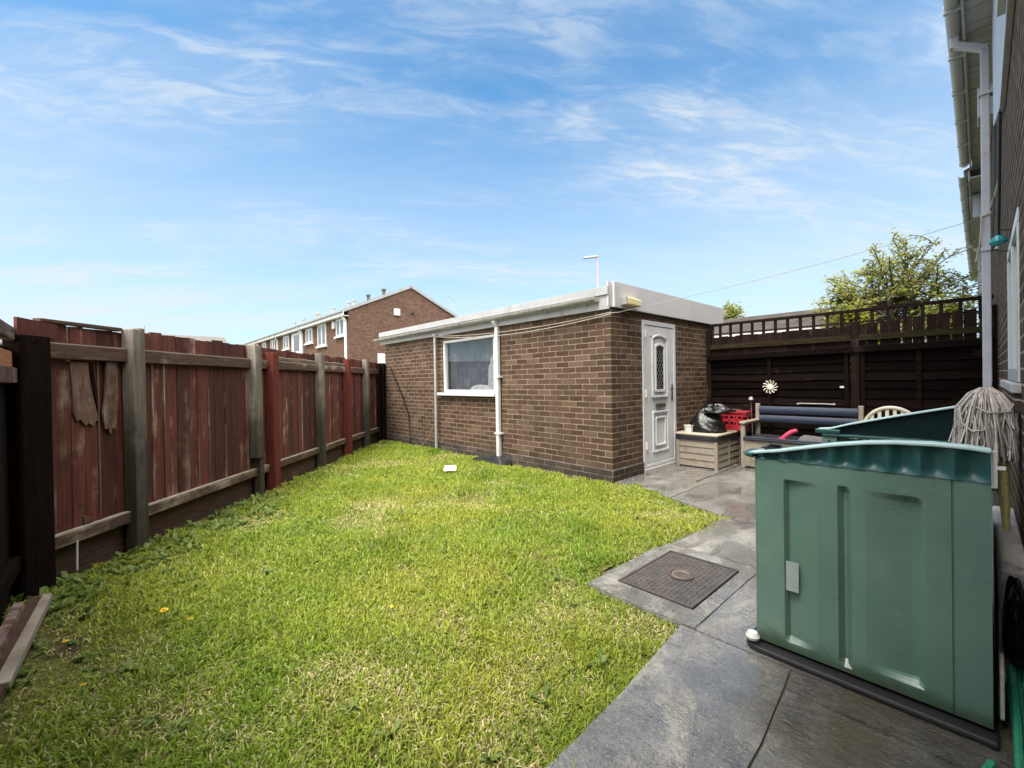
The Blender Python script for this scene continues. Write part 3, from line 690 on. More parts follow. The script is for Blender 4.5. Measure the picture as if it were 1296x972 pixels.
# interior lining behind the glass
it = MB(); it.box(GX + T + .001, GX2 - T - .001, GY2 - T - .03, GY2 - T - .001, 0, 2.13); it.box(GX2 - T - .03, GX2 - T - .001, GY + T + .01, GY2 - T - .03, 0, 2.13)
it.box(GX + T + .01, GX2 - T - .03, GY + T + .001, GY + T + .03, .02, 2.12); it.box(GX + T + .01, GX2 - T - .04, GY + T + .04, GY2 - T - .04, -.02, .0)
it.build('lining', 'dark_void', ga)
def heap(name, mat, parent, c, r, amp, seed, n=26, flat=.0, label=None, cat=None):
    rr = random.Random(seed); ph = [(rr.uniform(2, 6), rr.uniform(0, 6.28), rr.uniform(1, 4)) for _ in range(7)]
    m_ = MB()
    def fn(u, v):
        th = u * 2 * math.pi; fi = (v - .5) * math.pi
        k2 = 1 + amp * sum(math.sin(a * math.cos(th + b) * 1.3 + b + c2 * fi * 1.5) for a, b, c2 in ph) / 4
        z = math.sin(fi); 
        if z < 0: z *= .35
        q = math.cos(fi) ** .75 if math.cos(fi) > 0 else 0
        return (c[0] + r[0] * q * math.cos(th) * k2, c[1] + r[1] * q * math.sin(th) * k2, c[2] + r[2] * z * (k2 if z > 0 else 1))
    m_.grid(n * 2, n, fn)
    return m_.build(name, mat, parent, smooth=True)
MT['pane_haze_sheet'] = mottled('blue_grey_pane_haze', (.055, .064, .078), (.095, .104, .12), 3, .9, .1, dirt=(.16, .16, .165), dscale=2.5, dlo=.5, dhi=.7)  # added sheet; its blue grey stands in for sky reflected in the pane
m_ = MB(); m_.smooth = True
m_.grid(120, 6, lambda u, v: (GX + .15 + .014 * math.sin(u * 62 + 1.5 * math.sin(u * 9)) + .012 * math.sin(u * 23), WY0 + .004 + u * (WY1 - WY0 - .008), WZ0 + .004 + (WZ1 - WZ0 - .008) * v))
m_.build('pane_haze_sheet', 'pane_haze_sheet', win)
tag(heap('cloth_bundle', 'cloth', None, (GX + .10, 5.40, 1.10), (.028, .10, .46), .30, 3), 'tall crumpled white cloth behind the right side of the garage window', 'cloth')
tag(heap('cloth_bundle', 'cloth', None, (GX + .10, 5.72, 1.10), (.028, .26, .09), .16, 15), 'low folded pale cloth along the bottom of the garage window', 'cloth')
# downpipe
dpm = MB(); dy = 5.085; dxp = GX - .055
dpm.bar((dxp, dy, .075), (dxp, dy, 2.12), .066, .066, (0, 1, 0)); dpm.bar((dxp, dy, 2.10), (GX - .122, dy, 2.19), .07, .07, (0, 1, 0))
dpo = dpm.build('downpipe', 'upvc', ga, bevel=.012)
for z in (1.30, .42): MB().box(GX - .095, GX - .001, dy - .06, dy + .06, z, z + .028).build('bracket', 'upvc', dpo, bevel=.004)
# security light
sl = MB(); sl.prism([(-.15, 2.16), (.17, 2.155), (.175, 2.25), (-.15, 2.262)], lambda u, v, t: (4.75 + u, t, v), GY - .13, GY - .05)
slo = sl.build('security_light', 'cream_lamp', ga, bevel=.018)
MB().box(4.575, 4.60, GY - .125, GY - .05, 2.165, 2.258).build('end_cap', 'galv', slo)
# door
do = MB()
fw_ = .065
for b in ((DX0, DX0 + fw_, DZ0, DZ1), (DX1 - fw_, DX1, DZ0, DZ1), (DX0 + fw_, DX1 - fw_, DZ1 - fw_, DZ1), (DX0 + fw_, DX1 - fw_, DZ0, DZ0 + .05)):
    do.box(b[0] + .002, b[1] - .002, GY - .012, GY + .07, b[2] + .002, b[3] - .002)
dfr = do.build('door_frame', 'upvc', ga, bevel=.006)
dl = MB(); yd = GY + .006
lx0, lx1, lz0, lz1 = DX0 + fw_ + .004, DX1 - fw_ - .004, DZ0 + .055, DZ1 - fw_ - .004
dl.box(lx0, lx1, yd, yd + .045, lz0, lz1)
# outer leaf border proud, two moulded panels
for b in ((lx0, lx0 + .13, lz0, lz1), (lx1 - .13, lx1, lz0, lz1), (lx0 + .13, lx1 - .13, lz1 - .14, lz1), (lx0 + .13, lx1 - .13, lz0, lz0 + .15)):
    dl.box(b[0], b[1], yd - .01, yd, b[2], b[3])
cxm = (lx0 + lx1) / 2
def moulding(x0, x1, z0, z1, arch=0.0, wv=.03):
    pts = [(x0, z0), (x1, z0), (x1, z1)]
    if arch: pts += [(x1 + (x0 - x1) * k / 8, z1 + arch * math.sin(math.pi * k / 8)) for k in range(1, 8)]
    pts += [(x0, z1)]
    for a, b in zip(pts, pts[1:] + pts[:1]):
        dl.bar((a[0], yd - .012, a[1]), (b[0], yd - .012, b[1]), .024, wv, (0, 0, 1) if abs(a[0] - b[0]) > abs(a[1] - b[1]) else (1, 0, 0))
moulding(cxm - .20, cxm + .20, 1.00, 1.80, .05, .026); moulding(cxm - .125, cxm + .125, 1.08, 1.69, .035, .034)
moulding(cxm - .20, cxm + .20, .25, .79, 0, .026); moulding(cxm - .125, cxm + .125, .33, .71, 0, .02)
door = dl.build('door', 'upvc', ga, bevel=.004)
MB().box(cxm - .095, cxm + .095, yd - .011, yd - .003, 1.10, 1.70).build('glazing', 'dark_glass', door)
ld = MB()
for k in range(-6, 10):
    for sgn in (-1, 1):
        a = (cxm - .095, 1.10 + k * .095); 
        if sgn < 0: a = (cxm + .095, a[1])
        b = (a[0] + sgn * .19, a[1] + .26)
        lo = max(0, (1.10 - a[1]) / .26); hi = min(1, (1.70 - a[1]) / .26)
        if hi > lo: ld.bar((a[0] + (b[0] - a[0]) * lo, yd - .013, a[1] + .26 * lo), (a[0] + (b[0] - a[0]) * hi, yd - .013, a[1] + .26 * hi), 0.003, .005, (0, 1, 0))
ld.build('leading', mottled('dull_lead', (.10, .105, .11), (.15, .155, .16), 20, .5, 0), door)
MB().box(cxm - .13, cxm + .13, yd - .026, yd - .011, .845, .905).build('letterbox', 'iron_lid', door, bevel=.006)
hd = MB(); hd.box(lx1 - .075, lx1 - .04, yd - .022, yd - .010, .93, 1.17); hd.bar((lx1 - .058, yd - .045, 1.10), (lx1 - .175, yd - .048, 1.10), .016, .018); hd.bar((lx1 - .058, yd - .02, 1.10), (lx1 - .058, yd - .05, 1.10), .016, .016)
hd.build('handle', 'steel', door, bevel=.003)
for z in (.3, 1.0, 1.8): MB().box(DX0 + .05, DX0 + .075, GY - .03, GY - .012, z, z + .10).build('hinge', 'upvc', dfr, bevel=.003)

# drain shoe under the downpipe, clothes post, cables
t = thing('drain_hood', (GX - .1, 5.08, 0), 'black plastic drain hood on the grass under the white garage downpipe', 'drain cover')
m_ = MB(); m_.hexa([(GX - .26, 4.83, -.01), (GX - .02, 4.80, -.01), (GX - .02, 5.33, -.01), (GX - .20, 5.42, -.01), (GX - .19, 4.92, .07), (GX - .02, 4.86, .09), (GX - .02, 5.22, .09), (GX - .17, 5.24, .065)])
m_.build('hood', 'black_plastic', t, bevel=.015)
m_ = MB(); m_.hexa([(GX - .30, 5.30, -.01), (GX - .10, 5.30, -.01), (GX - .10, 5.55, -.01), (GX - .24, 5.58, -.01), (GX - .28, 5.32, .03), (GX - .10, 5.30, .05), (GX - .10, 5.53, .035), (GX - .22, 5.55, .02)])
m_.build('flap', 'black_plastic', t, bevel=.008)
t = thing('clothes_post', (4.33, 6.82, 0), 'slim grey metal clothes post standing at the left edge of the garage window', 'post')
MB().tube([(4.33, 6.82, -.05), (4.335, 6.82, 2.13)], .024, 12).build('pole', 'galv', t)
m_ = MB(); m_.bar((4.335, 6.74, 2.125), (4.335, 6.90, 2.125), .03, .02); m_.tube([(4.33, 6.82, 2.09), (4.33, 6.82, 2.14)], .03, 12); m_.build('cap', 'galv', t)
def sag(a, b, s_, n=24):
    a = Vector(a); b = Vector(b); return [tuple(a.lerp(b, k / n) - Vector((0, 0, s_ * 4 * (k / n) * (1 - k / n)))) for k in range(n + 1)]
m_ = MB(); m_.tube(sag((4.33, 6.80, 2.09), (4.37, 2.99, 2.035), .11), .0055, 6); m_.tube(sag((4.335, 6.80, 2.105), (4.37, 2.99, 2.055), .08), .0045, 6)
m_.tube([(4.37, 2.99, 2.045), (4.40, 2.98, 2.05), (4.55, 2.985, 2.07)], .0045, 6)
tag(m_.build('washing_line', 'rope'), 'doubled pale washing line stretched along the garage wall from the clothes post', 'washing line')
m_ = MB(); m_.tube(sag((4.55, 2.985, 2.075), (6.86, -.09, 2.93), .05), .0028, 6)
tag(m_.build('washing_line', 'line'), 'thin grey line crossing the sky from the garage corner to the house', 'washing line')
m_ = MB()
for k in range(3): m_.tube([(6.83, -.11 + .005 * k, 2.93 - .006 * k), (6.60, -.075, 2.925 + .012 * k), (6.3, -.10, 2.95 + .02 * k), (5.9, HY + .01, 2.955 + .03 * k)], .006, 6)
m_.tube([(6.80, -.015, 2.93), (6.79, -.01, 2.80), (6.80, .0, 2.62), (6.83, .03, 2.45)], .007, 6)
m_.tube([(6.86 + .05 * math.cos(a), -.05 + .045 * math.sin(a), 2.92 + .01 * a / 6) for a in np.linspace(0, 12.5, 30)], .006, 6)
tag(m_.build('tied_rope', 'rope'), 'frayed pale rope knotted round the house downpipe with a loose end hanging', 'rope')
m_ = MB(); pts = [(GX - .03, 6.90, 1.0), (GX - .035, 6.95, .78), (GX - .03, 6.93, .5), (GX - .08, 7.10, .2), (GX - .14, 7.3, .02)]
m_.tube(pts, .006, 6); tag(m_.build('loose_cable', 'cable_orange'), 'tan cable hanging loose down the garage wall left of the clothes post', 'cable')
m_ = MB(); m_.tube([(GX - .03, 8.72, 1.60), (GX - .05, 8.2, 1.05), (GX - .05, 7.9, .6), (GX - .1, 7.75, .05)], .010, 6)
tag(m_.build('garden_cane', 'black_wood'), 'dark cane leaning on the garage wall by the far fence corner', 'cane')
# white plastic scrap
m_ = MB(); q = Vector((3.33, 4.92, .035))
m_.add([q + Vector(o) * .72 for o in ((-.10, .06, 0), (.06, -.10, .01), (.12, -.05, .06), (-.04, .10, .06), (-.09, .08, .02), (.09, -.09, .03), (.13, -.03, .09), (-.03, .13, .085))], [(0, 1, 2, 3), (1, 5, 6, 2), (0, 3, 7, 4), (3, 2, 6, 7), (0, 4, 5, 1), (4, 7, 6, 5)])
tag(m_.build('plastic_offcut', 'white_plastic', bevel=.004), 'folded white plastic offcut lying alone on the lawn below the garage window', 'plastic scrap')

# ------------------------------------------------------------------ left fence
fe = thing('wooden_fence', FP(3.3, 0, 0), 'red stained board fence with worn rails and grey posts along the left of the lawn', 'fence')
def fbox(m, s0, s1, d0, d1, z0, z1, z1b=None, sh=0.0):
    z1b = z1 if z1b is None else z1b
    m.hexa([FP(s0, d0, z0), FP(s1, d0, z0), FP(s1, d1, z0), FP(s0, d1, z0), FP(s0 + sh, d0, z1), FP(s1 + sh, d0, z1b), FP(s1 + sh, d1, z1b), FP(s0 + sh, d1, z1)])
bays = [(-.06, .60, 1.675), (.58, 2.15, 1.70), (2.13, 2.5, 1.70), (2.48, 3.74, 1.695), (3.72, 4.79, 1.70), (4.77, 5.76, 1.70), (5.74, 6.80, 1.69)]
for bi, (s0, s1, zt) in enumerate(bays):
    m_ = MB(); s_ = s0; joints = []
    while s_ < s1 - .02:
        bw_ = random.choice((.095, .10, .12, .145, .10)); e = min(s_ + bw_, s1); o = wob(.006)
        zz = zt + wob(.012); fbox(m_, s_ + .003, e - .003, -.045 + o, -.025 + o, .19 + wob(.01), zz, zz + wob(.008), wob(.006)); s_ = e; joints.append(e)
    m_.build('boards', 'red_wood', fe)
    for s_j in joints:
        if random.random() < .34: m_ = MB(); fbox(m_, s_j - .006, s_j + .006, -.03, -.012, .29, 1.44 if random.random() < .5 else random.uniform(.6, 1.3)); m_.build('cover_strip', 'peel_wood', fe)
    m_ = MB(); fbox(m_, s0 + .01, s1 - .01, -.024, .027, 1.5405, 1.549); m_.build('rail_edge', 'pale_wood', fe)
    m_ = MB(); fbox(m_, s0 + .01, s1 - .01, -.024, .025, .2855, .293); m_.build('rail_edge', 'pale_wood', fe)
    m_ = MB(); fbox(m_, s0 + .01, s1 - .01, -.022, .028, 1.445, 1.54); m_.build('rail', 'rail_wood', fe, bevel=.006)
    m_ = MB(); fbox(m_, s0 + .01, s1 - .01, -.022, .026, .205, .285); m_.build('rail', 'rail_wood', fe, bevel=.006)
    m_ = MB(); fbox(m_, s0 + .004, s1 - .004, -.06, -.048, -.06, .30); m_.build('gravel_board', 'gravel_board', fe)
# capping strip on the first bay
m_ = MB(); fbox(m_, -.05, .52, -.055, .0, 1.678, 1.70, 1.705); m_.build('capping', 'rail_wood', fe, bevel=.004)
m_ = MB(); fbox(m_, -.20, .03, .002, .022, 1.575, 1.685, 1.665); m_.build('top_board', 'red_wood', fe)
# peeling boards hanging on the first bay
for poly in ([(.125, 1.43), (.255, 1.43), (.265, 1.25), (.30, 1.12), (.325, 1.0), (.30, 1.012), (.285, .97), (.25, 1.0), (.225, .982), (.19, 1.03), (.165, 1.02), (.145, 1.08), (.14, 1.25)],
             [(.385, 1.44), (.475, 1.44), (.478, 1.2), (.462, 1.0), (.445, .93), (.43, .955), (.41, .90), (.39, .95), (.37, .94), (.355, 1.06), (.375, 1.2)]):
    m_ = MB(); m_.prism(poly, lambda u, v, t_: FP(u, t_, v), -.02, -.004); m_.build('split_board', 'peel_wood', fe, bevel=.003)
m_ = MB(); m_.prism([(.262, 1.43), (.29, 1.43), (.347, 1.05), (.338, .99)], lambda u, v, t_: FP(u, t_, v), -.0215, -.012); m_.build('gap_shade_sliver', 'black_wood', fe)  # black sliver painted where the dark gap between the split boards falls
m_ = MB(); fbox(m_, .20, .27, -.022, -.006, .30, .36, .33); m_.build('split_board', 'peel_wood', fe, bevel=.006)
def post(s0, w_, d1, zt, mat, z0=-.08, lean=0.0, cut=0.0):
    m_ = MB(); fbox(m_, s0, s0 + w_, -.02, d1, z0, zt, zt - cut, lean); return m_.build('post', mat, fe, bevel=.006)
post(.525, .085, .075, 1.70, 'grey_wood')
m_ = MB(); fbox(m_, .613, .660, -.02, .05, -.05, 1.715); m_.build('post_batten', 'grey_wood', fe, bevel=.004)
post(2.085, .105, .085, 1.705, 'grey_wood', z0=.42, lean=-.03)          # split grey post, rotted at the foot
m_ = MB(); m_.hexa([FP(2.15, -.02, -.05), FP(2.225, -.02, -.05), FP(2.225, .06, -.05), FP(2.15, .06, -.05), FP(2.15, -.02, .50), FP(2.215, -.02, .55), FP(2.215, .07, .55), FP(2.13, .07, .44)])
m_.build('post_stump', 'grey_wood', fe, bevel=.006)
m_ = MB(); fbox(m_, 2.195, 2.235, -.02, .06, -.05, 1.68, None, -.02); m_.build('post_batten', 'grey_wood', fe, bevel=.004)
post(2.40, .125, .09, 1.64, 'red_post'); m_ = MB(); fbox(m_, 2.528, 2.575, -.02, .055, -.05, 1.63); m_.build('post_batten', 'red_wood', fe)
post(3.70, .11, .085, 1.715, 'grey_wood'); post(4.73, .125, .09, 1.67, 'red_post'); post(5.70, .11, .085, 1.72, 'grey_wood')
post(6.72, .13, .10, 1.69, 'black_wood'); m_ = MB(); fbox(m_, 6.55, 6.70, -.02, .05, -.05, 1.64); m_.build('post', 'black_wood', fe)
m_ = MB()
for s0, s1 in ((2.6, 3.68), (3.83, 4.72)):
    for k in range(3): m_.tube([FP(s0 + (s1 - s0) * q / 5, .0 + .012 * k, 1.565 + .014 * k + .006 * math.sin(q * 2 + k)) for q in range(6)], .007, 6)
m_.build('cane', 'pale_wood', fe)
m_ = MB(); m_.tube([FP(.11, .03, .02), FP(.115, .03, .22)], .006, 6); m_.build('pin', 'white_plastic', fe)
# nearer run that turns towards the house
f2 = thing('wooden_fence', (-.5, 2.6, 0), 'shaded side fence at the left edge turning back from the black corner post', 'fence')
m_ = MB(); fbox(m_, -.245, -.075, -.02, .09, -.08, 1.575); m_.build('post', 'black_wood', f2, bevel=.006)
m_ = MB(); y = -1.0
while y < 3.98: m_.box(-.505 + wob(.004), -.485, y, y + .104, -.05, 1.50 + wob(.01)); y += .11
m_.build('boards', 'dark_trellis', f2)
m_ = MB(); m_.box(-.484, -.435, -1.0, 4.0, 1.285, 1.375); m_.build('rail', 'peel_wood', f2, bevel=.005)
m_ = MB(); m_.hexa([(-.484, -1, 1.377), (-.455, -1, 1.377), (-.455, 3.93, 1.377), (-.484, 3.97, 1.377), (-.484, -1, 1.50), (-.455, -1, 1.49), (-.455, 3.93, 1.47), (-.484, 3.97, 1.485)]); m_.build('top_board', 'orange_wood', f2)
m_ = MB(); m_.hexa([(-.53, -1, 1.55), (-.43, -1, 1.55), (-.44, 4.06, 1.53), (-.52, 4.1, 1.55), (-.53, -1, 1.69), (-.44, -1, 1.67), (-.45, 4.0, 1.62), (-.50, 4.06, 1.65)])
m_.build('capping', 'rail_wood', f2, bevel=.015)
m_ = MB(); m_.box(-.484, -.44, -1.0, 3.98, .18, .26); m_.build('rail', 'black_wood', f2, bevel=.005)
for y in (2.35, .4): MB().box(-.484, -.41, y, y + .09, -.08, 1.28).build('post', 'black_wood', f2, bevel=.005)
# planks on the ground by the fence
PLK = ['brownish peeling plank lying against the left fence, nearest the boards', 'dark brown plank in the middle of the stack by the left fence', 'pale bleached plank on the lawn side of the stack by the left fence']
for i, (xa, xb, w_, ya, yb, z, mt) in enumerate(((-.452, -.425, .026, 2.3, 3.60, .05, 'peel_wood'), (-.415, -.375, .042, 2.2, 3.72, .018, 'gravel_board'), (-.372, -.325, .026, 2.72, 3.70, .03, 'pale_wood'))):
    m_ = MB(); m_.hexa([(xa - w_, ya, z - .018), (xa + w_, ya, z - .018), (xb + w_, yb, z - .018), (xb - w_ * .7, yb + .02, z - .018), (xa - w_, ya, z + .018), (xa + w_ * .9, ya, z + .014), (xb + w_ * .8, yb, z + .018), (xb - w_ * .7, yb + .02, z + .022)])
    tag(m_.build('plank', mt, bevel=.005), PLK[i], 'plank', 'planks stacked by the left fence')

# ------------------------------------------------------------------ back fence
bf = thing('dark_fence', (BX, 1.4, 0), 'tall near black stained fence topped by a trellis strip behind the bench', 'fence')
def waney(y0, y1, z0, z1, step=.115):
    m_ = MB(); z = z0
    while z < z1 - .02:
        zt = min(z + step + .03, z1); nseg = 10
        ph = random.uniform(0, 6)
        vs = []
        for k in range(nseg + 1):
            a = y0 + (y1 - y0) * k / nseg; za = z + .008 * math.sin(a * 4 + ph) + wob(.003)
            vs += [(BX - .03, a, za), (BX - .008, a, zt), (BX, a, zt), (BX - .015, a, za)]
        fs = [(0, 1, 2, 3), tuple(4 * nseg + q for q in (3, 2, 1, 0))]
        for k in range(nseg):
            for q in range(4): fs.append((4 * k + q, 4 * k + (q + 1) % 4, 4 * k + 4 + (q + 1) % 4, 4 * k + 4 + q))
        m_.add(vs, fs)
        z += step
    return m_
for y0, y1 in ((1.16, 3.02), (-.10, 1.06)):
    waney(y0, y1, .04, 1.60).build('panel', 'dark_fence', bf)
    for yy in (y0 + .02, (y0 + y1) / 2, y1 - .05):
        m_ = MB(); m_.box(BX - .055, BX - .031, yy, yy + .045, .04, 1.58); m_.build('batten', 'dark_fence', bf)
for yy, zt in ((1.065, 1.95), (-.125, 2.0), (2.96, 2.02)):
    m_ = MB(); m_.box(BX - .06, BX + .03, yy, yy + .085, -.08, zt); m_.build('post', 'dark_trellis', bf, bevel=.005)
m_ = MB(); m_.hexa([(BX - .085, -.08, 1.56), (BX - .04, -.08, 1.56), (BX - .04, 3.0, 1.52), (BX - .085, 3.0, 1.52), (BX - .085, -.08, 1.64), (BX - .04, -.08, 1.64), (BX - .04, 3.0, 1.60), (BX - .085, 3.0, 1.60)])
m_.build('rail', 'dark_fence', bf, bevel=.006)
m_ = MB(); s_ = -.08; i = 0
while s_ < 3.0:
    g_ = .02 if s_ < .95 and i % 2 == 0 else .002
    m_.box(BX - .02, BX, s_, s_ + .105 - g_, 1.605, 1.90 + .075 * max(0, 1.25 - s_) / 1.25 + wob(.008)); s_ += .107; i += 1
m_.build('upper_boards', 'dark_trellis', bf)
m_ = MB(); m_.box(BX - .055, BX - .021, -.08, 3.02, 1.70, 1.775); m_.build('rail', 'moss_rail', bf, bevel=.005)
m_ = MB(); m_.box(BX - .03, BX + .015, -.10, 3.02, 2.075, 2.115); m_.build('trellis_rail', 'dark_trellis', bf, bevel=.004)
m_ = MB()
for k in range(20):
    yy = -.02 + k * .157; m_.box(BX - .022, BX + .008, yy, yy + .034, 1.86, 2.074)
m_.box(BX - .012, BX + .004, -.08, 3.02, 1.935, 1.955)
m_.build('trellis_slats', 'dark_trellis', bf)
# ornament and scrap fixed to the fence
t = thing('wall_ornament', (BX - .04, 2.10, 1.10), 'small cream sunburst ornament hung on the dark back fence', 'ornament')
m_ = MB(); m_.lathe([(0, -.012), (.035, -.012), (.042, 0), (0, 0)], (BX - .06, 2.10, 1.10), 16, 'x'); m_.build('disc', 'white_plastic', t)
m_ = MB()
for k in range(12):
    a = 2 * math.pi * k / 12; m_.tube([(BX - .062, 2.10 + .035 * math.cos(a), 1.10 + .035 * math.sin(a)), (BX - .062, 2.10 + .075 * math.cos(a + .15), 1.10 + .075 * math.sin(a + .15)), (BX - .062, 2.10 + .098 * math.cos(a - .05), 1.10 + .098 * math.sin(a - .05))], [.007, .009, .012], 6)
m_.build('rays', 'cream_chair', t)
m_ = MB(); m_.box(BX - .063, BX - .056, 1.225, 1.27, 1.085, 1.11); tag(m_.build('paper_tag', 'white_plastic'), 'tiny white tag pinned to the dark fence right of the ornament', 'tag')

# ------------------------------------------------------------------ own house (right) and neighbour
ho = thing('brick_house', (3.5, HY, 0), 'two storey brown brick house close on the right with white eaves, gutter and downpipe', 'house')
HX1 = 11.2
m_ = MB(); WX0, WX1, HWZ0, HWZ1 = 3.25, 4.45, 1.20, 2.06
for (x0, x1, z0, z1) in ((-2, WX0, -.05, 4.9), (WX1, HX1, -.05, 4.9), (WX0, WX1, -.05, HWZ0), (WX0, WX1, HWZ1, 4.9)): m_.box(x0, x1, HY - .25, HY, z0, z1)
m_.build('wall', 'house_brick', ho)
m_ = MB()
for b in ((WX0, WX1, HWZ0, HWZ0 + .07), (WX0, WX1, HWZ1 - .07, HWZ1), (WX0, WX0 + .07, HWZ0 + .07, HWZ1 - .07), (WX1 - .07, WX1, HWZ0 + .07, HWZ1 - .07), (WX0 + .6, WX0 + .66, HWZ0 + .07, HWZ1 - .07)):
    m_.box(b[0] + .002, b[1] - .002, HY - .07, HY + .006, b[2] + .002, b[3] - .002)
hw = m_.build('window', 'upvc', ho, bevel=.004)
MB().box(WX0 + .07, WX1 - .07, HY - .05, HY - .03, HWZ0 + .07, HWZ1 - .07).build('pane', 'far_glass', hw)
MB().box(WX0 - .08, WX1 + .55, HY - .02, HY + .032, HWZ0 - .05, HWZ0 - .003).build('sill', 'stone', hw, bevel=.006)
m_ = MB(); m_.box(WX0 - .06, WX1 + .45, HY + .001, HY + .022, HWZ0 - .14, HWZ0 - .052); m_.build('sill_brick', 'house_brick', hw)
m_ = MB(); m_.prism([(-2, 3.12), (4.6, 3.12), (6.6, 3.75), (6.7, 4.86), (-2, 4.86)], lambda u, v, t_: (u, t_, v), HY + .001, HY + .03); m_.build('cladding', 'house_white', ho, bevel=.004)
m_ = MB(); m_.box(1.6, 3.55, HY + .031, HY + .06, 3.18, 3.25); m_.box(3.48, 3.55, HY + .031, HY + .06, 3.251, 4.4); m_.box(1.6, 1.67, HY + .031, HY + .06, 3.251, 4.4); m_.box(1.6, 3.55, HY + .031, HY + .06, 4.401, 4.47); m_.box(1.67, 3.48, HY + .031, HY + .04, 3.251, 4.4)
m_.build('window', 'upvc', ho)
# soffit boards, fascia, gutter
m_ = MB(); x = -2
while x < HX1 - .05: m_.box(x, x + .14, HY + .002, .085, 4.905 + wob(.004), 4.925); x += .152
m_.build('soffit', 'house_white', ho)
m_ = MB(); m_.box(-2, HX1, .09, .112, 4.86, 5.03); m_.build('fascia', 'house_white', ho, bevel=.003)
m_ = MB(); halfgutter(m_, (-2, .176, 5.005), (HX1 + .05, .176, 5.0), .06)
x = 2.5
while x < HX1: m_.box(x, x + .035, .113, .240, 4.925, 5.012); x += .95
m_.build('gutter', 'house_white', ho, smooth=False)
m_ = MB(); m_.hexa([(-2, HY - .3, 5.02), (HX1, HY - .3, 5.02), (HX1, .155, 5.03), (-2, .155, 5.03), (-2, -3.9, 6.9), (HX1, -3.9, 6.9), (HX1, .175, 5.06), (-2, .175, 5.06)])
m_.build('roof', 'roof_tile', ho)
m_ = MB(); pxx, pyy = 6.86, -.048
m_.bar((pxx, pyy, .02), (pxx, pyy, 4.70), .07, .07, (0, 1, 0)); m_.bar((pxx, pyy - .02, 4.69), (pxx, .172, 4.86), .07, .07, (1, 0, 0)); m_.bar((pxx, .176, 4.83), (pxx, .176, 4.96), .075, .075, (1, 0, 0))
hp = m_.build('downpipe', 'house_white', ho, bevel=.01)
for z in (2.55, 4.2, .9): MB().box(pxx - .055, pxx + .055, HY + .001, -.005, z, z + .03).build('bracket', 'house_white', hp)
m_ = MB(); m_.box(7.5, 7.8, HY + .001, HY + .14, 4.25, 4.6); m_.build('alarm_box', 'house_white', ho, bevel=.01)
m_ = MB(); m_.tube([(6.6, HY + .02, 3.9), (6.3, HY + .03, 3.1), (6.35, HY + .05, 2.45), (5.4, HY + .03, 2.35)], .008, 6); m_.tube([(5.3, HY + .01, 4.0), (5.0, HY + .02, 3.2), (5.6, HY + .02, 2.4)], .01, 6)
m_.build('cable', 'black_plastic', ho)
t = thing('hanging_lamp', (4.2, -.09, 1.96), 'small teal glass lamp on a wire bracket above the house window', 'lamp')
MB().lathe([(0, .035), (.015, .035), (.036, .015), (.042, -.005), (.03, -.025), (0, -.03)], (4.2, -.082, 2.10), 20).build('shade', 'teal_glass', t)
m_ = MB(); m_.tube([(4.2, HY, 2.16), (4.2, -.082, 2.17), (4.2, -.082, 2.13)], .004, 6); m_.build('bracket', 'black_plastic', t)
m_ = MB(); m_.tube([(4.18, HY, 2.02), (4.17, -.085, 2.03), (4.15, -.08, 1.96)], .004, 6); m_.build('hook', 'black_plastic', t)
h2 = thing('brick_house', (16, HY + .05, 0), 'neighbouring house beyond the back fence with the same white eaves and gutter', 'house')
m_ = MB(); m_.box(HX1 + .06, 24, HY - .25, HY + .02, -.05, 4.75); m_.build('wall', 'house_brick', h2)
m_ = MB(); m_.box(HX1 + .06, 24.2, HY + .021, .11, 4.72, 4.745); m_.build('soffit', 'house_white', h2)
m_ = MB(); m_.box(HX1 + .06, 24.2, .111, .135, 4.68, 4.86); m_.build('fascia', 'house_white', h2)
m_ = MB(); halfgutter(m_, (HX1 + .06, .20, 4.83), (24.2, .20, 4.83), .06)
x = HX1 + .5
while x < 24: m_.box(x, x + .035, .136, .262, 4.76, 4.84); x += .95
m_.build('gutter', 'house_white', h2, smooth=False)
m_ = MB(); m_.hexa([(HX1 + .06, HY - .3, 4.86), (24.2, HY - .3, 4.86), (24.2, .18, 4.86), (HX1 + .06, .18, 4.86), (HX1 + .06, -3.9, 6.7), (24.2, -3.9, 6.7), (24.2, .19, 4.89), (HX1 + .06, .19, 4.89)])
m_.build('roof', 'roof_tile', h2)
m_ = MB(); m_.bar((17, .0, .02), (17, .0, 4.5), .075, .075, (0, 1, 0)); m_.bar((17, 0, 4.48), (17, .2, 4.72), .075, .075, (1, 0, 0)); m_.build('downpipe', 'house_white', h2)
m_ = MB(); m_.box(12.2, 13.2, HY + .021, HY + .22, 4.25, 4.7); m_.build('alarm_box', 'house_white', h2)

# stone ledge along the wall
tag(MB().box(2.62, 3.85, HY + .003, -.04, -.05, .46).build('stone_ledge', 'stone', bevel=.012), 'narrow pale stone ledge between the green storage shed and the house wall', 'ledge')

